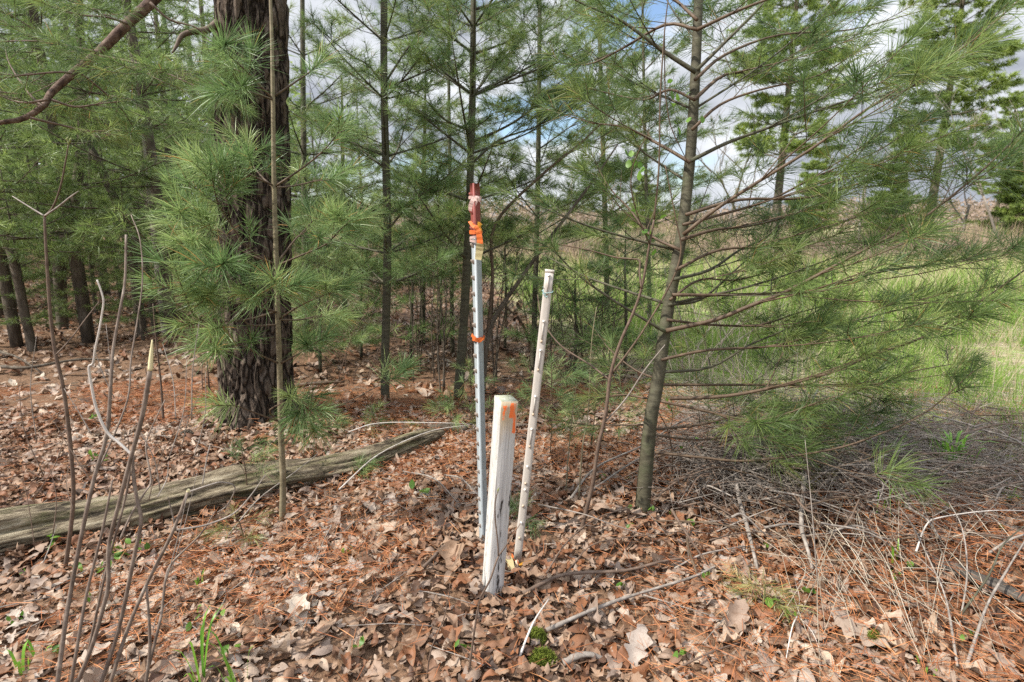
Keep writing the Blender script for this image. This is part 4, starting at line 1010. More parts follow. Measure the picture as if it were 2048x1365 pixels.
def s_at(py):
    lo, hi = 0, Lq
    for _ in range(30):
        m_ = (lo+hi)/2; p = b0p+axp*m_; zc = p[1]*CP-(p[2]-CH)*SP; yy = 682.5-FPX*((p[2]-CH)*CP+p[1]*SP)/zc
        if yy > py: lo = m_
        else: hi = m_
    return lo
MPp = np.stack([rp, fp, axp], 1)
for t0, t1 in [(551, 588), (643, 683), (701, 740), (793, 829), (858, 893), (933, 967), (979, 1012), (1045, 1076)]:
    sa, sb_ = s_at(t0), s_at(t1)
    b = MB(); b.box(b0p+axp*sa+fp*.0045-rp*.001, .0075, .009, .007, MPp); lug = b.build('lug', M['plastic_tab'], pp)
    b = MB(); b.box(b0p+axp*sb_+fp*.003-rp*.001, .008, .006, .009, MPp); b.build('lug', M['tan_tab'], pp)['label'] = 'tan lower lug'
    if t0 < 930:
        b = MB(); b.box(b0p+axp*(sa+sb_)/2+fp*.0025-rp*.001, .0042, .004, (sa-sb_)*.92, MPp); b.build('rib', M['plastic'], pp)
o = thing('cord', b0p+axp*s_at(588), 'pale blue-green cord tied round the upper beige plastic post', 'cord')
s5 = s_at(588); ring = [(-.0185, .004), (0, .009), (.0185, .004), (.0185, -.015), (0, -.017), (-.0185, -.015), (-.0185, .004)]
b = MB(); b.tube(smooth([b0p+axp*(s5+.004*i)+rp*a+fp*c for i, (a, c) in enumerate(ring)], 4), .0016, 6); b.build('loop', M['cord'], o, True)
b = MB(); c_ = b0p+axp*s5
b.tube(smooth([c_-rp*.016+fp*.008+axp*.016, c_-rp*.012+fp*.014, c_-rp*.004+fp*.012-axp*.012, c_+rp*.004+fp*.013-axp*.006], 4), .0016, 6)
b.tube(smooth([c_-rp*.02+fp*.008+axp*.012, c_-rp*.006+fp*.012-axp*.002, c_+rp*.002+fp*.012-axp*.016], 4), .0014, 6); b.build('knot', M['cord'], o, True)

# ------------------------------------------------------------------ white wooden post
b0w = G(984, 1190); a_ = .0655; th = math.radians(23.5)
topw = P(1012.5, 797, b0w[1]-.035); axw = norm(topw-b0w); Lw = np.linalg.norm(topw-b0w)
# local x to the right along the wide face, local y into the scene; the wide face looks along -y and a little to the right
xl = np.array([math.cos(th), math.sin(th), 0]); xl = norm(xl-axw*xl.dot(axw)); yl = norm(np.cross(axw, xl))
wp = None
b = MB(); ns = 40; hs = a_/2; ch = .0016
prof = []
for cx, cy in [(-1, -1), (1, -1), (1, 1), (-1, 1)]:
    if (cx, cy) in ((-1, -1), (1, 1)): prof += [(cx*hs, cy*(hs-ch)), (cx*(hs-ch), cy*hs)]
    else: prof += [(cx*(hs-ch), cy*hs), (cx*hs, cy*(hs-ch))]
m = len(prof); V = []
for i, s in enumerate(np.linspace(-.12, Lw, ns)):
    for q, (u_, v_) in enumerate(prof):
        j = 1+.012*(R.random()-.5)
        V.append([u_*j, v_*j, s+(.002*(u_/hs)*(-1) if i == ns-1 else 0)])
j = np.arange(m); kx = (j+1) % m
b.add(np.array(V), [np.concatenate([np.stack([i*m+j, i*m+kx, (i+1)*m+kx, (i+1)*m+j], 1) for i in range(ns-1)]), np.array([j[::-1]]), np.array([j+(ns-1)*m])])
wp = b.build('wooden_post', M['postpaint'])
wp.matrix_world = Matrix([[xl[0], yl[0], axw[0], b0w[0]], [xl[1], yl[1], axw[1], b0w[1]], [xl[2], yl[2], axw[2], b0w[2]], [0, 0, 0, 1]])
tag(wp, 'short white painted square wooden post with orange paint near its top', 'post')

# tape scrap at its foot
c_ = G(1020, 1143, .03)
o = thing('flagging_tape', c_, 'scrap of yellow and orange tape on the ground at the foot of the plastic post', 'tape', 'flagging tapes')
g2 = lambda px, py, up: G(px, py, up)
ribbon([g2(1016, 1131, .045), g2(1019, 1142, .05), g2(1023, 1152, .03)], .03, RT, 5, .2).build('faded_tail', M['tape_yellow'], o, True)
ribbon([g2(1023, 1133, .05), g2(1030, 1140, .05), g2(1038, 1145, .04)], .026, np.array([0, .3, 1]), 5, .7).build('knot', M['tape_orange'], o, True)
ribbon([g2(1038, 1147, .04), g2(1047, 1146, .045), g2(1062, 1145, .05)], .014, np.array([0, .6, 1]), 5, .6, [.4, .9, 1.1]).build('tail', M['tape_amber'], o, True)

# ------------------------------------------------------------------ bare stems in the left foreground
def stem(root, pts, r, mat='shoot_stem', name='stem', sides=7, k=5, seed=1):
    return trunk_part(root, pts, r, M[mat], k, sides, name, .06, seed)
_stem = stem
def stem(root, pts, r, mat='shoot_stem', name='stem', sides=7, k=5, seed=1):
    if root.name.startswith('bare_shrub') and name in ('stem', 'twig', 'peeled_branch', 'cut_tip'): r = [q*.76 for q in r]
    return _stem(root, pts, r, mat, name, sides, k, seed)
def fg(px, py, Y): return P(px, py, Y)
sh1 = thing('bare_shrub', (-1.18, 1.42, 0), 'cut-back leafless shrub of many grey-brown stems in the left foreground', 'shrub')
base_y = 1.32
def fstem(pix, y0, y1, r, mat='shoot_stem', nm='stem'):
    # carry the first point down to the ground below the frame
    p0 = P(pix[0][0], pix[0][1], y0); q = P(pix[1][0], pix[1][1], y0); d = norm(p0-q)
    if p0[2] > 0.0:
        t = (p0[2]+.03)/max(.05, -d[2]); pts = [p0+d*min(t, .6)]
    else: pts = []
    pts += list(trace(pix, y0, y1)); return stem(sh1, pts, r, mat, nm, seed=int(pix[0][0]))
fstem([(115, 1365), (130, 1250), (140, 1190), (165, 1060), (190, 950), (213, 870), (222, 760), (226, 700), (240, 620), (250, 560), (252, 470)], 1.38, 1.75, [.0085, .0085, .008, .008, .0075, .007, .007, .0065, .006, .0055, .005, .004])
fstem([(155, 1365), (185, 1290), (208, 1210), (217, 1165), (218, 1090), (240, 1000), (262, 915), (285, 830), (300, 742)], 1.4, 1.5, [.008, .008, .0078, .0075, .0075, .0072, .007, .0075, .0085, .0085])
ct = stem(sh1, trace([(300, 742), (302, 715), (304.5, 680)], 1.5, 1.51), [.0087, .0085, .0065, .0022], 'cutwood', 'cut_tip'); ct['label'] = 'slanted cut end of pale wood'
fstem([(203, 1365), (238, 1256), (268, 1115), (282, 1043), (272, 991), (265, 930), (268, 912)], 1.42, 1.5, [.008, .008, .0075, .0075, .007, .007, .0065, .006])
pl_ = stem(sh1, trace([(266, 912), (240, 888), (213, 863), (193, 818), (182, 767), (178, 735), (186, 727), (190, 700), (197, 668), (203, 635), (207, 605), (203, 585), (194, 560)], 1.5, 1.5), [.0048, .0048, .005, .005, .0048, .0045, .004, .0038, .0036, .0034, .0032, .003, .0028], 'peeled', 'peeled_branch'); pl_['label'] = 'white peeled broken branch'
fstem([(224, 1356), (255, 1260), (293, 1170), (344, 1067), (376, 985)], 1.42, 1.55, [.0078, .0075, .0072, .007, .0065, .006])
stem(sh1, trace([(375, 987), (377.5, 979)], 1.551, 1.552), [.006, .0058], 'cutwood', 'cut_tip')
stem(sh1, trace([(293, 1170), (300, 1290), (290, 1380)], 1.46, 1.42), [.004, .006, .007])
fstem([(290, 1365), (316, 1260), (324, 1220), (331, 1160), (345, 1125), (400, 1070), (431, 1022)], 1.5, 1.75, [.0065, .006, .006, .0055, .005, .0045, .004, .003])
stem(sh1, trace([(345, 1062), (376, 1057), (413, 1050), (465, 1029), (499, 995), (531, 950)], 1.53, 1.65), [.0035, .004, .0038, .0035, .003, .0018], 'twig_grey', 'twig')
stem(sh1, trace([(352, 1060), (340, 1010), (336, 995)], 1.53, 1.5), [.003, .0025, .0018], 'twig_grey', 'twig')
stem(sh1, trace([(376, 985), (420, 970), (445, 965), (470, 975), (455, 1010), (435, 1025)], 1.58, 1.7), [.0035, .003, .003, .0028, .0026, .002], 'twig_grey', 'twig')
stem(sh1, trace([(405, 970), (413, 920), (420, 890)], 1.6, 1.65), [.0028, .0024, .0018], 'twig_grey', 'twig')
stem(sh1, trace([(240, 1080), (262, 1030), (290, 985), (302, 960), (292, 900), (297, 870), (330, 800)], 1.5, 1.75), [.0045, .0045, .004, .004, .0035, .003, .002])
stem(sh1, trace([(190, 950), (215, 900), (255, 800), (262, 720), (275, 640), (285, 560), (280, 480), (262, 430)], 1.6, 2.0), [.0045, .004, .0038, .0035, .0033, .003, .0025, .002])
stem(sh1, trace([(265, 912), (250, 1000), (215, 1130), (180, 1290), (165, 1380)], 1.55, 1.5), [.004, .0045, .005, .0055, .006])
stem(sh1, trace([(140, 1380), (160, 1260), (175, 1180), (205, 1060), (225, 960)], 1.3, 1.45), [.006, .0055, .005, .0045, .003])
R.seed(55)
for i in range(26):
    y0 = R.uniform(1.35, 1.9); px = R.uniform(60, 400); py = R.uniform(760, 1300); a = R.gauss(-1.45, .35); l = R.uniform(70, 240); c_ = R.uniform(-14, 14)
    stem(sh1, trace([(px, py), (px+math.cos(a)*l*.5+c_, py+math.sin(a)*l*.5), (px+math.cos(a)*l, py+math.sin(a)*l)], y0, y0+R.uniform(-.05, .12)), [.0022, .0018, .0009], R.choice(['twig', 'twig_grey']), 'twig', 5, 4, i)
# tall thin sapling at the far left with opening buds
b0 = G(127, 1143)
tw1 = thing('bare_sapling', b0, 'tall thin leafless sapling forking at the top, left of the bright pine tufts', 'sapling')
Y0 = b0[1]
stem(tw1, [b0-Z3*.02]+list(trace([(146, 1008), (141, 898), (127, 780), (110, 705), (100, 622), (92, 500), (89, 434)], Y0, Y0+.05)), [.0085, .008, .0075, .007, .0068, .006, .005, .0045], 'twig', 'stem')
stem(tw1, trace([(89, 434), (107, 413), (122, 370), (131, 325), (137, 290)], Y0, Y0), [.004, .0035, .003, .0028, .002], 'twig_red', 'branch')
stem(tw1, trace([(90, 432), (115, 415), (140, 395), (157, 383)], Y0, Y0-.05), [.0035, .003, .0025, .0015], 'twig_grey', 'branch')
stem(tw1, trace([(88, 432), (60, 415), (25, 393)], Y0, Y0+.05), [.003, .0025, .0015], 'twig_grey', 'branch')
stem(tw1, trace([(112, 710), (140, 680), (170, 640), (198, 604)], Y0, Y0+.15), [.003, .0028, .0022, .0015], 'twig', 'branch')
for (px, py) in [(137, 289), (135, 282), (140, 284)]:
    b = MB(); c_ = P(px, py, Y0); b.tube([c_-Z3*.004, c_+np.array([R.uniform(-.004, .004), 0, .006]), c_+np.array([R.uniform(-.008, .008), 0, .016])], [.002, .0035, .0005], 6); b.build('bud', M['needle_straw'], tw1, True)
# thin bare saplings between
def wand(base, pix, dy, r, label, mat='twig', group='thin bare saplings', buds=False):
    b0 = G(*base); root = thing('bare_sapling', b0, label, 'sapling', group)
    stem(root, [b0-Z3*.02]+list(trace(pix, b0[1], b0[1]+dy)), np.linspace(r, r*.35, len(pix)+1), mat, 'stem')
    return root, b0[1]
wand((327, 853), [(322, 770), (312, 680), (306, 608)], 0, .009, 'dark bare stick standing left of the big trunk beside the bright tufts')
w1, yw = wand((935, 1352), [(952, 1239), (961, 1195)], 0, .0045, 'thin forked leafless seedling rising in front of the white wooden post')
stem(w1, trace([(961, 1195), (980, 1160), (992, 1125), (1000, 1108), (1010, 1095), (1041, 1047)], yw, yw+.06), [.0034, .0032, .003, .0028, .0024, .0012], 'twig', 'branch')
stem(w1, trace([(997, 1112), (995, 1080), (991, 1045), (990, 1010), (993, 992), (996, 984)], yw, yw), [.0026, .0024, .0022, .002, .0016, .001], 'twig', 'branch')
b = MB(); c_ = P(996, 984, yw); b.tube([c_-Z3*.003, c_+Z3*.006, c_+np.array([.004, 0, .014])], [.0014, .0028, .0004], 6); b.build('bud', M['needle_straw'], w1, True)
wand((852, 1355), [(862, 1301), (887, 1239), (897, 1195), (900, 1168)], 0, .003, 'thin bare twig sticking up left of the white post near the bottom edge')
wand((1131, 990), [(1138, 895), (1146, 820), (1153, 770)], 0, .0045, 'straight bare stick nearest the plastic post on its right', 'bark_sap')
wand((1157, 1003), [(1165, 895), (1176, 829), (1183, 690), (1193, 615)], .1, .005, 'taller straight bare stick between plastic post and leafy sapling', 'bark_sap')
wand((1640, 1195), [(1630, 1100), (1622, 1000), (1610, 880)], .1, .003, 'thin straw-coloured stalk rising from the brush pile at the right', 'twig_grey')

# ------------------------------------------------------------------ leafy sapling
def leaf_part(root, p, size, mat='green_leaf'):
    X, Y_ = oval_template(g, 6, 3); v = curl(X*1.45, Y_, g, .5)*size
    M_ = np.array(Matrix.Rotation(R.uniform(0, 6.3), 3, 'Z')@Matrix.Rotation(R.uniform(.2, 1.5), 3, 'X')@Matrix.Rotation(R.uniform(-.5, .5), 3, 'Y'))
    b = MB(); b.add(v@M_.T+p, [grid_faces(6, 3)], R.random()); b.build('leaf', M[mat], root, True)
b0 = G(1160, 1062); ls = thing('leafy_sapling', b0, 'crooked deciduous sapling with a few fresh green leaves between the plastic post and young pine', 'sapling')
Yl = b0[1]
stem(ls, [b0-Z3*.03]+list(trace([(1172, 1022), (1186, 964), (1196, 895), (1211, 829), (1221, 750), (1241, 684), (1265, 629), (1283, 577), (1297, 500), (1308, 440)], Yl, Yl-.05)), [.0115, .0105, .0098, .009, .0085, .008, .0072, .0065, .006, .0052, .0045], 'twig', 'stem')
stem(ls, trace([(1308, 440), (1316, 360), (1319, 300), (1320, 207), (1326, 103), (1332, 34), (1339, -20)], Yl-.05, Yl-.05), [.0045, .004, .0038, .0034, .003, .0025, .002], 'twig_red', 'branch')
stem(ls, trace([(1283, 577), (1279, 545), (1279, 522), (1262, 518), (1231, 515), (1179, 501), (1124, 490), (1083, 481)], Yl-.05, Yl+.2), [.005, .0048, .0046, .0042, .004, .0035, .003, .0022], 'twig_red', 'branch')
stem(ls, trace([(1221, 750), (1260, 700), (1300, 640), (1345, 560), (1362, 500), (1352, 440), (1330, 330)], Yl, Yl+.05), [.0055, .005, .0045, .004, .0038, .003, .002], 'twig_red', 'branch')
stem(ls, trace([(1219, 760), (1180, 730), (1120, 690), (1085, 640), (1075, 590)], Yl, Yl+.3), [.0045, .004, .0036, .003, .002], 'twig', 'branch')
stem(ls, trace([(1205, 850), (1250, 800), (1290, 740), (1330, 690)], Yl, Yl-.1), [.004, .0036, .003, .0016], 'twig_grey', 'branch')
stem(ls, trace([(1300, 490), (1275, 430), (1262, 370), (1270, 320), (1300, 260)], Yl-.05, Yl-.2), [.003, .0026, .0024, .002, .0014], 'twig_red', 'branch')
stem(ls, trace([(1329, 60), (1330, 170), (1335, 220), (1345, 262), (1378, 330)], Yl-.05, Yl), [.0022, .0025, .0024, .0022, .0016], 'twig_red', 'branch')
for (px, py) in [(1253, 305), (1263, 308), (1257, 328), (1268, 325), (1280, 330), (1278, 352), (1284, 340), (1345, 190), (1346, 210), (1349, 243), (1358, 262), (1327, 434), (1290, 462), (1376, 188), (1378, 240), (1405, 240), (1355, 195), (1340, 162), (1268, 420), (1300, 465), (1308, 505), (1290, 470)]:
    leaf_part(ls, P(px, py, Yl-.07+R.uniform(-.04, .04)), R.uniform(.026, .042))
b0 = G(1335, 985); l2 = thing('leafy_sapling', b0, 'low leafy sapling with pale spring leaves at the foot of the young pine', 'sapling')
stem(l2, [b0-Z3*.02]+list(trace([(1345, 930), (1338, 870), (1320, 830), (1300, 800)], b0[1], b0[1]-.15)), [.004, .0035, .003, .0026, .0015], 'twig_red', 'stem')
stem(l2, trace([(1338, 870), (1345, 830), (1335, 800)], b0[1]-.05, b0[1]-.1), [.0025, .002, .0012], 'twig_red', 'branch')
for (px, py) in [(1300, 800), (1304, 812), (1333, 798), (1336, 815), (1342, 822), (1310, 838), (1370, 885), (1395, 878), (1420, 885), (1362, 895), (1402, 895), (1435, 845)]:
    leaf_part(l2, P(px, py, b0[1]-.12+R.uniform(-.05, .05)), R.uniform(.024, .04))

# ------------------------------------------------------------------ bare understory shrubs behind the posts
def clump(base, n, spreadpx, top, r, label, seed, mat='bark_dark', lean=0, name='bare_shrub'):
    R.seed(seed); b0 = G(*base); root = thing(name, b0, label, 'shrub', 'bare shrubs behind the posts')
    for i in range(n):
        bx_ = base[0]+R.uniform(-.35, .35)*spreadpx; by_ = base[1]+R.uniform(-14, 14); q = G(bx_, by_)
        tx = bx_+R.gauss(lean, spreadpx*.75); ty = top+R.uniform(-60, 130); Yq = q[1]
        mx_ = bx_*.55+tx*.45+R.uniform(-14, 14); pts = [q-Z3*.03, P(bx_+.12*(tx-bx_)+R.uniform(-6, 6), by_+.3*(ty-by_), Yq), P(mx_, by_+.6*(ty-by_), Yq+R.uniform(-.2, .2)), P(tx, ty, Yq+R.uniform(-.3, .3))]
        st_ = stem(root, pts, [r, r*.8, r*.6, r*.25], mat, 'stem', 5, 4, i)
        sp_ = smooth(pts, 4)
        for q_ in range(R.randint(3, 7)):
            j = R.randint(4, len(sp_)-2); d = norm(sp_[j+1]-sp_[j]+np.array([R.uniform(-.12, .12), R.uniform(-.12, .12), 0])*.9); l = R.uniform(.15, .45)
            wd = MB(); wd.tube([sp_[j], sp_[j]+d*l*.5, sp_[j]+d*l+Z3*.05], [r*.35, r*.25, r*.12], 4); wd.build('twig', M[mat], st_, True)
clump((965, 765), 9, 110, 430, .011, 'dense clump of bare dark stems between the steel post and the plastic post', 3)
clump((860, 755), 9, 110, 450, .009, 'clump of bare dark stems left of the steel post', 4, lean=40)
clump((1110, 770), 11, 120, 480, .008, 'clump of bare stems right of the plastic post', 6)
clump((885, 800), 3, 30, 420, .010, 'three slim dark stems beside the pine behind the steel post', 7)
clump((700, 760), 7, 150, 600, .006, 'low thin bare stems at the foot of the slender pine', 8, 'twig')
clump((1420, 790), 16, 180, 540, .006, 'thin bare twigs at the meadow edge right of the young pine', 9, 'twig_grey')
clump((200, 625), 14, 300, 440, .007, 'tangle of bare twigs in the left woods before the leaning trunk', 10, 'twig')
clump((420, 800), 4, 80, 600, .006, 'thin bare stems left of the big trunk foot', 12, 'twig')
clump((1560, 850), 12, 180, 640, .004, 'thin bare weeds along the meadow edge at the right', 13, 'twig_grey')
clump((1210, 760), 14, 150, 500, .007, 'airy clump of bare stems between the leafy sapling and the meadow', 21, 'twig')
clump((1040, 690), 5, 150, 440, .009, 'bare brown stems further back where the woods open to the meadow', 22, 'twig')
R.seed(77)
b0 = G(965, 795); ln = thing('leaning_sapling', b0, 'dark sapling leaning right behind the steel and plastic posts', 'sapling')
stem(ln, [b0]+list(trace([(980, 660), (1040, 560), (1105, 470), (1180, 370), (1235, 290)], b0[1], b0[1]+.1)), [.022, .019, .017, .014, .011, .006], 'bark_dark', 'stem', 8)
stem(ln, trace([(975, 680), (985, 560), (990, 450), (1083, 351), (1162, 286), (1240, 210)], b0[1], b0[1]+.1), [.016, .014, .013, .011, .009, .005], 'twig_red', 'branch', 8)
# brown dead bough behind the plastic post
b0 = G(1078, 738); db = thing('dead_bough', b0, 'brown broken bough with dead curled leaves arching behind the plastic post', 'branch')
stem(db, [b0]+list(trace([(1068, 712), (1050, 660), (1030, 630), (1000, 612), (985, 630)], b0[1], b0[1]-.1)), [.022, .02, .016, .012, .008, .004], 'twig_red', 'stem', 8)
for i in range(26):
    leaf_part(db, P(R.uniform(980, 1045), R.uniform(605, 665), b0[1]-.05), R.uniform(.05, .09), 'leaf')

# ------------------------------------------------------------------ fallen sticks
def stick(pix, r, label, mat='twig_grey', up0=.03, up1=.03, name='fallen_branch', mid=.03, sub=None, group='fallen sticks on the leaf litter'):
    n = len(pix); pts = [G(a, b, up0+(up1-up0)*i/(n-1)+(mid if 0 < i < n-1 else 0)) for i, (a, b) in enumerate(pix)]
    o = pts[n//2]; b = MB(); sp_ = smooth(pts, 5); b.tube(sp_, np.linspace(r, r*.5, len(sp_)), 8)
    v = b.v[0]; c_ = np.repeat(sp_, 8, 0); b.v[0] = c_+(v-c_)*(1+(vnoise(v*60, 5)-.5)*.5)[:, None]
    for s in sub or []:
        pp_ = [G(a, b_, u) for a, b_, u in s]; b.tube(smooth(pp_, 4), np.linspace(r*.5, r*.2, len(smooth(pp_, 4))), 6)
    tag(b.build(name, M[mat], None, True, o), label, 'branch', group)
stick([(1093, 1275), (1196, 1243), (1283, 1212), (1385, 1180), (1440, 1140)], .008, 'longest grey-brown stick lying across the leaves right of the white post', 'twig_grey', sub=[[(1283, 1212, .05), (1340, 1225, .04), (1420, 1250, .04)]])
stick([(1045, 1201), (1128, 1176), (1248, 1167), (1334, 1146), (1400, 1128)], .009, 'dark stick starting beside the foot of the white post', 'twig', sub=[[(1128, 1176, .05), (1150, 1150, .06), (1200, 1120, .09), (1360, 1095, .08)]])
stick([(1076, 1046), (1162, 1070), (1214, 1081), (1300, 1090)], .0035, 'thin pale twig lying between plastic post and leafy sapling', 'twig_grey', .1, .04)
stick([(1093, 1163), (1134, 1115), (1196, 1067), (1279, 1033)], .0042, 'thin twig slanting up towards the foot of the young pine', 'twig', .04, .06)
stick([(1141, 1015), (1190, 971), (1283, 933), (1351, 895), (1400, 870)], .007, 'propped grey twig passing in front of the young pine, the upper one', 'twig_grey', .05, .16)
stick([(1186, 995), (1283, 947), (1380, 926), (1460, 918)], .006, 'propped grey twig passing in front of the young pine, the lower one', 'twig_grey', .05, .12)
stick([(847, 1148), (893, 1115), (921, 1090)], .0075, 'short thick brown stick left of the foot of the white post', 'twig')
stick([(807, 959), (869, 981), (918, 1019)], .0045, 'pale curved twig left of the steel post', 'twig_grey', .05, .03)
stick([(890, 967), (921, 985), (949, 1003)], .005, 'short grey twig touching the left side of the steel post', 'twig_grey', .05, .06)
stick([(1038, 1327), (1066, 1291), (1097, 1246)], .0045, 'pale stick with a pinkish broken end behind the green moss', 'peeled', .02, .10)
stick([(1126, 1336), (1170, 1334), (1214, 1331)], .013, 'short thick bark-covered stick right of the green moss', 'twig_grey', .02, .02)
stick([(1444, 922), (1462, 964), (1472, 1026), (1493, 1095), (1513, 1150)], .014, 'thick flaking grey branch running down the brush pile, left one', 'twig_grey', .13, .03)
stick([(1606, 985), (1599, 1050), (1598, 1095), (1610, 1129), (1625, 1158)], .013, 'thick flaking grey branch running down the brush pile, right one', 'twig_grey', .12, .03)
stick([(1472, 957), (1541, 981), (1596, 1009), (1658, 1053), (1746, 1120)], .0065, 'long bare tan stick crossing the brush pile diagonally', 'twig_red', .14, .05)
stick([(1809, 1005), (1850, 993), (1900, 978)], .018, 'short pale branch stub lying in the dry grass at the right', 'twig_grey', .03, .05)
stick([(1828, 1128), (1844, 1095), (1871, 1083), (1968, 1074), (2060, 1068)], .004, 'bleached white bent stick at the right edge', 'peeled', .06, .12)
stick([(1913, 1343), (1885, 1232), (1854, 1170), (1816, 1101), (1790, 1060)], .004, 'long bleached stalk at the lower right, leftmost of the crossing ones', 'twig_grey', .02, .12)
stick([(1916, 1267), (1926, 1188), (1913, 1115), (1885, 1064)], .0038, 'upright bleached curved stalk at the lower right', 'twig_grey', .02, .16)
stick([(1933, 1336), (1964, 1257), (2002, 1198), (2040, 1136)], .0055, 'pale forked stalk slanting right at the lower right corner', 'twig_grey', .02, .14)
stick([(1909, 1257), (1968, 1198), (1995, 1150), (2050, 1106)], .0045, 'olive brown stem slanting right at the right edge', 'bark_young', .03, .16)
stick([(1592, 1256), (1580, 1290), (1570, 1335)], .003, 'white forked twiglet lying at the bottom right of centre', 'peeled', .05, .03, sub=[[(1592, 1256, .05), (1622, 1290, .05), (1642, 1332, .03)], [(1592, 1256, .05), (1596, 1220, .05), (1588, 1180, .04)]])
stick([(1348, 1150), (1400, 1135), (1470, 1120), (1500, 1105)], .0045, 'thin tan twig lying left of the brush pile', 'twig_grey')
stick([(1348, 1355), (1420, 1335), (1480, 1300)], .004, 'thin dark twig in the bottom right foreground', 'twig')
stick([(590, 775), (640, 778), (690, 770)], .022, 'thick fallen branch on the forest floor right of the big trunk', 'twig_red', .02, .03)
stick([(0, 745), (60, 752), (160, 735), (230, 730)], .018, 'dark fallen branch on the forest floor at the left', 'bark_dark', .06, .05)
stick([(0, 720), (40, 735), (80, 752)], .014, 'dark short branch at the left edge of the forest floor', 'bark_dark', .1, .05)
stick([(700, 905), (760, 893), (870, 890), (945, 882)], .004, 'long pale stalk lying over the far part of the long log', 'peeled', .14, .12)
stick([(680, 1000), (760, 945), (860, 905), (940, 890)], .004, 'pale stalk rising from behind the log to the steel post', 'peeled', .06, .14)
stick([(630, 1140), (652, 1100), (662, 1075), (600, 1110)], .003, 'thin bent tan twig in the sunlit litter', 'twig_grey')
stick([(460, 1085), (520, 1040), (590, 1000), (640, 960)], .004, 'tan twig leaning on the log by the slim young pine', 'twig_grey', .04, .16)
# the tangle itself: thin dead sticks in the brush pile
R.seed(9)
for i in range(290):
    px, py = R.choice([R.uniform(1350, 1760), R.uniform(1400, 2060), R.uniform(1600, 2060)]), R.choice([R.uniform(860, 1010), R.uniform(870, 1130)]); a = R.choice([R.gauss(.6, .5), R.gauss(-.35, .5)]); l = R.uniform(60, 220); dx, dy = math.cos(a)*l, math.sin(a)*l*.5
    hh_ = .09+.2*math.exp(-((px-1560)/380)**2); p0 = G(px-dx/2, py-dy/2, R.uniform(.02, hh_)); p1 = G(px+dx/2, py+dy/2, R.uniform(.02, hh_)); m_ = (p0+p1)/2+np.array([R.uniform(-.04, .04), R.uniform(-.04, .04), R.uniform(0, .06)])
    b = MB(); sp_ = smooth([p0, m_, p1], 4); r = R.uniform(.0026, .0068); b.tube(sp_, np.linspace(r, r*.5, len(sp_)), 6)
    tag(b.build('dead_stick', M[R.choice(['twig_grey', 'twig', 'twig', 'twig_red'])], None, True, m_), 'thin dead stick tangled in the brush pile right of the young pine', 'stick', 'thin sticks tangled in the brush pile')
# rotten board-like log at the right edge
p = G(1862, 1132, .025); q = G(2090, 1235, .03); b = MB(); sp_ = smooth([p, (p+q)/2+Z3*.01, q], 8); b.tube(sp_, .032, 14)
v = b.v[0]; c_ = np.repeat(sp_, 14, 0); b.v[0] = c_+(v-c_)*(1+(vnoise(v*[30, 30, 30], 6)-.5)*.7)[:, None]*[1, 1, .7]
k = NT('dark_rotten_wood'); f = k.noise(k.coord('Object', (6, 60, 60)), 1, 8, .7); k.base(k.ramp(f, [(.35, (.025, .02, .016)), (.55, (.11, .095, .08)), (.75, (.22, .19, .16))]), .9, .2); k.bump(f, 1, .02); M['rot'] = k.m
o_ = b.build('fallen_log', M['rot'], None, True, (p+q)/2); ax = norm(q-p); yaw = math.atan2(ax[1], ax[0]); o_.data.transform(Matrix.Rotation(yaw, 4, 'Z').inverted()); o_.rotation_euler.z = yaw
tag(o_, 'dark rotten split log half buried at the right edge', 'log')
R.seed(64)

# ------------------------------------------------------------------ small plants
def seedling(base, h, n, label, nmat='needle_bright', nn=60, nl=.085):
    b0 = G(*base); root = thing('pine_seedling', b0, label, 'seedling', 'small pine seedlings')
    wd = MB(); sh = []; e = b0+np.array([R.uniform(-.03, .03), R.uniform(-.03, .03), h]); wd.tube(smooth([b0-Z3*.02, b0+(e-b0)*.5+np.array([.01, 0, 0]), e], 4), np.linspace(.004, .002, 9), 6)
    sh.append((e-Z3*.06, Z3, .07))
    for i in range(n):
        f = R.uniform(.15, .9); a = R.uniform(0, 6.3); l = R.uniform(.35, .75)*h*(1.15-f)+.06; p_ = b0+(e-b0)*f; d = np.array([math.cos(a), math.sin(a), R.uniform(.1, .6)]); d = norm(d)
        wd.tube([p_, p_+d*l], [.002, .0014], 4); sl_ = min(.1, l); sh.append((p_+d*(l-sl_), d, sl_))
    wd.build('stem', M['twig_red'], root, True); b = MB(); needles(b, sh, nn, nl, .0018, .18); b.build('needles', M[nmat], root)
for a in [((1100, 915), .62, 20, 'bushy pine seedling behind and right of the plastic post'), ((1180, 905), .5, 15, 'pine seedling left of the leafy sapling'),
          ((895, 882), .36, 12, 'pine seedling against the left of the steel post at the log end'), ((945, 850), .48, 14, 'pine seedling behind the steel post and white post'),
          ((1075, 840), .6, 16, 'dim pine seedling further back behind the plastic post'),
          ((655, 880), .16, 6, 'tiny pine seedling right of the big trunk'), ((740, 870), .18, 6, 'tiny pine seedling beside the log middle'), ((730, 955), .10, 5, 'tiny pine tuft in front of the log'),
          ((495, 1010), .34, 7, 'spindly pine seedling growing behind the log'), ((490, 1095), .2, 4, 'spindly pale seedling in front of the log', 'needle_straw'),
          ((1522, 1215), .12, 6, 'straw-coloured pine seedling in the lower right litter', 'needle_straw'), ((1597, 985), .15, 5, 'yellowing pine tuft on the brush pile', 'needle_straw'),
          ((1040, 1050), .14, 6, 'small green tuft between the white and plastic posts'), ((1235, 890), .5, 14, 'pine seedling just left of the young pine trunk'), ((610, 850), .2, 5, 'pine seedling at the right foot of the big trunk'), ((445, 830), .16, 5, 'pine seedling at the left foot of the big trunk')]:
    seedling(*a)
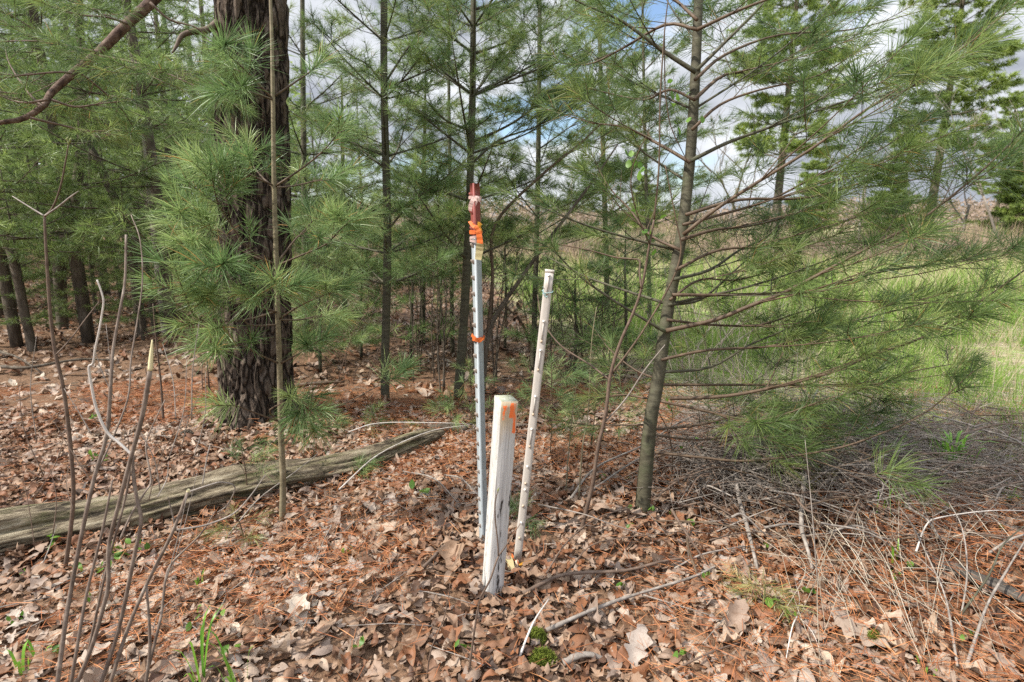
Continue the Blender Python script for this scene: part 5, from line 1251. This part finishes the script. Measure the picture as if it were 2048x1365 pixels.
def blades(base, n, h, label, wd=.008, spread=.03, name='grass_tuft', curve=.35):
    b0 = G(*base); m = MB()
    for i in range(n):
        a = R.uniform(0, 6.3); r = R.uniform(0, spread); p_ = b0+np.array([math.cos(a)*r, math.sin(a)*r, -.01]); l = h*R.uniform(.55, 1.1); d = np.array([math.cos(a)*R.uniform(.05, curve), math.sin(a)*R.uniform(.05, curve), 0])
        pts = [p_, p_+Z3*l*.4+d*l*.25, p_+Z3*l*.75+d*l*.7, p_+Z3*l*(.95-curve*.3)+d*l*1.3]
        rb = ribbon(pts, wd*R.uniform(.7, 1.2), np.array([-math.sin(a), math.cos(a), 0]), 3, .3, [.7, 1, .9, .1]); m.add(rb.v[0], rb.f, R.random())
    tag(m.build(name, M['blade'], None, True, b0), label, 'grass', 'small tufts of broad green blades')
for a in [((400, 1385), 6, .27, 'broad-bladed green tuft at the bottom left, left one of the pair'), ((478, 1380), 7, .26, 'broad-bladed green tuft at the bottom left, right one of the pair'),
          ((45, 1350), 5, .12, 'green blades beside the shrub stems in the bottom left corner'), ((85, 1325), 4, .11, 'short upright green blades left of the shrub stems'),
          ((398, 1180), 4, .09, 'small green shoot in the litter right of the shrub stems'), ((382, 1240), 3, .07, 'tiny green shoot right of the shrub stems'),
          ((1762, 1030), 3, .24, 'single tall grass shoot in the brush pile'), ((1785, 1130), 3, .14, 'short green shoot low in the brush pile'), ((1850, 1350), 4, .05, 'tiny green shoot at the bottom right'), ((2015, 1000), 4, .16, 'thin green grass shoot near the right edge')]:
    blades(*a)
blades((1900, 938), 46, .27, 'lush clump of broad green leaves in the dry grass at the right', .011, .10, 'plant_clump', .55)
blades((1480, 985), 6, .06, 'small green shoots under the brush pile', .005, .05)
# low green leaves
def herb(base, n, size, label, spread=.06):
    b0 = G(*base); root = thing('ground_plant', b0, label, 'plant', 'small leafy plants in the litter')
    for i in range(n):
        leaf_part(root, b0+np.array([R.uniform(-spread, spread), R.uniform(-spread, spread)*.7, R.uniform(.03, .08)]), size*R.uniform(.7, 1.2))
for a in [((105, 1105), 6, .045, 'leafy green plant under the log at the left'), ((250, 1118), 7, .045, 'leafy green plant in front of the log beside the shrub stems'), ((275, 1120), 5, .04, 'second leafy plant in front of the log, by the forked stem'),
          ((205, 930), 6, .04, 'low green plant behind the log among the shrub stems'), ((455, 830), 8, .03, 'tiny green leaves near the left foot of the big trunk'), ((830, 1000), 3, .06, 'dark green leaf in the litter left of the steel post'),
          ((1280, 1030), 3, .035, 'small green leaf at the foot of the young pine'), ((1560, 1240), 3, .05, 'dark green leaf in the bottom right litter'), ((180, 850), 9, .035, 'light green plant on the forest floor at the left'), ((120, 640), 16, .06, 'patch of green seedlings in the left woods', .3), ((330, 640), 14, .06, 'patch of green seedlings below the pale trunk', .3)]:
    herb(*a)
R.seed(31)
for i in range(34):
    px, py = R.choice([R.uniform(0, 950), R.uniform(1100, 2040)]), R.uniform(900, 1350)
    b0 = G(px, py); root = thing('sprout', b0, 'tiny green sprout pushing up through the dead leaves', 'sprout', 'tiny sprouts in the leaf litter')
    for q in range(R.randint(2, 4)): leaf_part(root, b0+np.array([R.uniform(-.025, .025), R.uniform(-.02, .02), R.uniform(.03, .06)]), R.uniform(.018, .034))
def moss(base, r, label):
    b0 = G(*base); m = MB(); n = 2600; a = rng.uniform(0, 6.3, n); q = np.sqrt(rng.random(n)); x = np.cos(a)*q*r; y = np.sin(a)*q*r*.8; z = .028*(1-q**2)+.004*rng.normal(size=n)
    d = np.stack([x*6, y*6, 0*x+.6], 1)+rng.normal(size=(n, 3))*.45; d /= np.linalg.norm(d, axis=1)[:, None]
    strips(m, np.stack([x, y, z+.012], 1)+b0, d, rng.uniform(.008, .02, n), .0025, np.zeros(n), rng.random(n))
    tag(m.build('moss_cushion', M['moss'], None, False, b0), label, 'moss', 'moss cushions')
moss((1085, 1328), .042, 'bright yellow-green moss cushion at the bottom centre, nearer and larger one'); moss((1072, 1285), .034, 'bright yellow-green moss cushion at the bottom centre, farther one behind the pale stick'); moss((1745, 1290), .02, 'tiny moss cushion at the lower right')
# pine cone by the big trunk
c_ = G(375, 875, .02); b = MB()
for i in range(60):
    t = i/60; a = i*2.4; rr_ = .020*math.sin(math.pi*(.12+.85*t)); p_ = c_+np.array([(t-.5)*.08, math.cos(a)*rr_*.5, math.sin(a)*rr_*.5+.01]); e = c_+np.array([(t-.5)*.08+.008, math.cos(a)*rr_*1.3, math.sin(a)*rr_*1.3+.01])
    b.tube([p_, e], [.006, .003], 5)
tag(b.build('pine_cone', M['bark_dark'], None, True, c_), 'dark pine cone on the needles left of the big trunk foot', 'pine cone')

print('LW', Lw, 'verts', sum(len(m.vertices) for m in bpy.data.meshes), 'objs', len(bpy.data.objects))
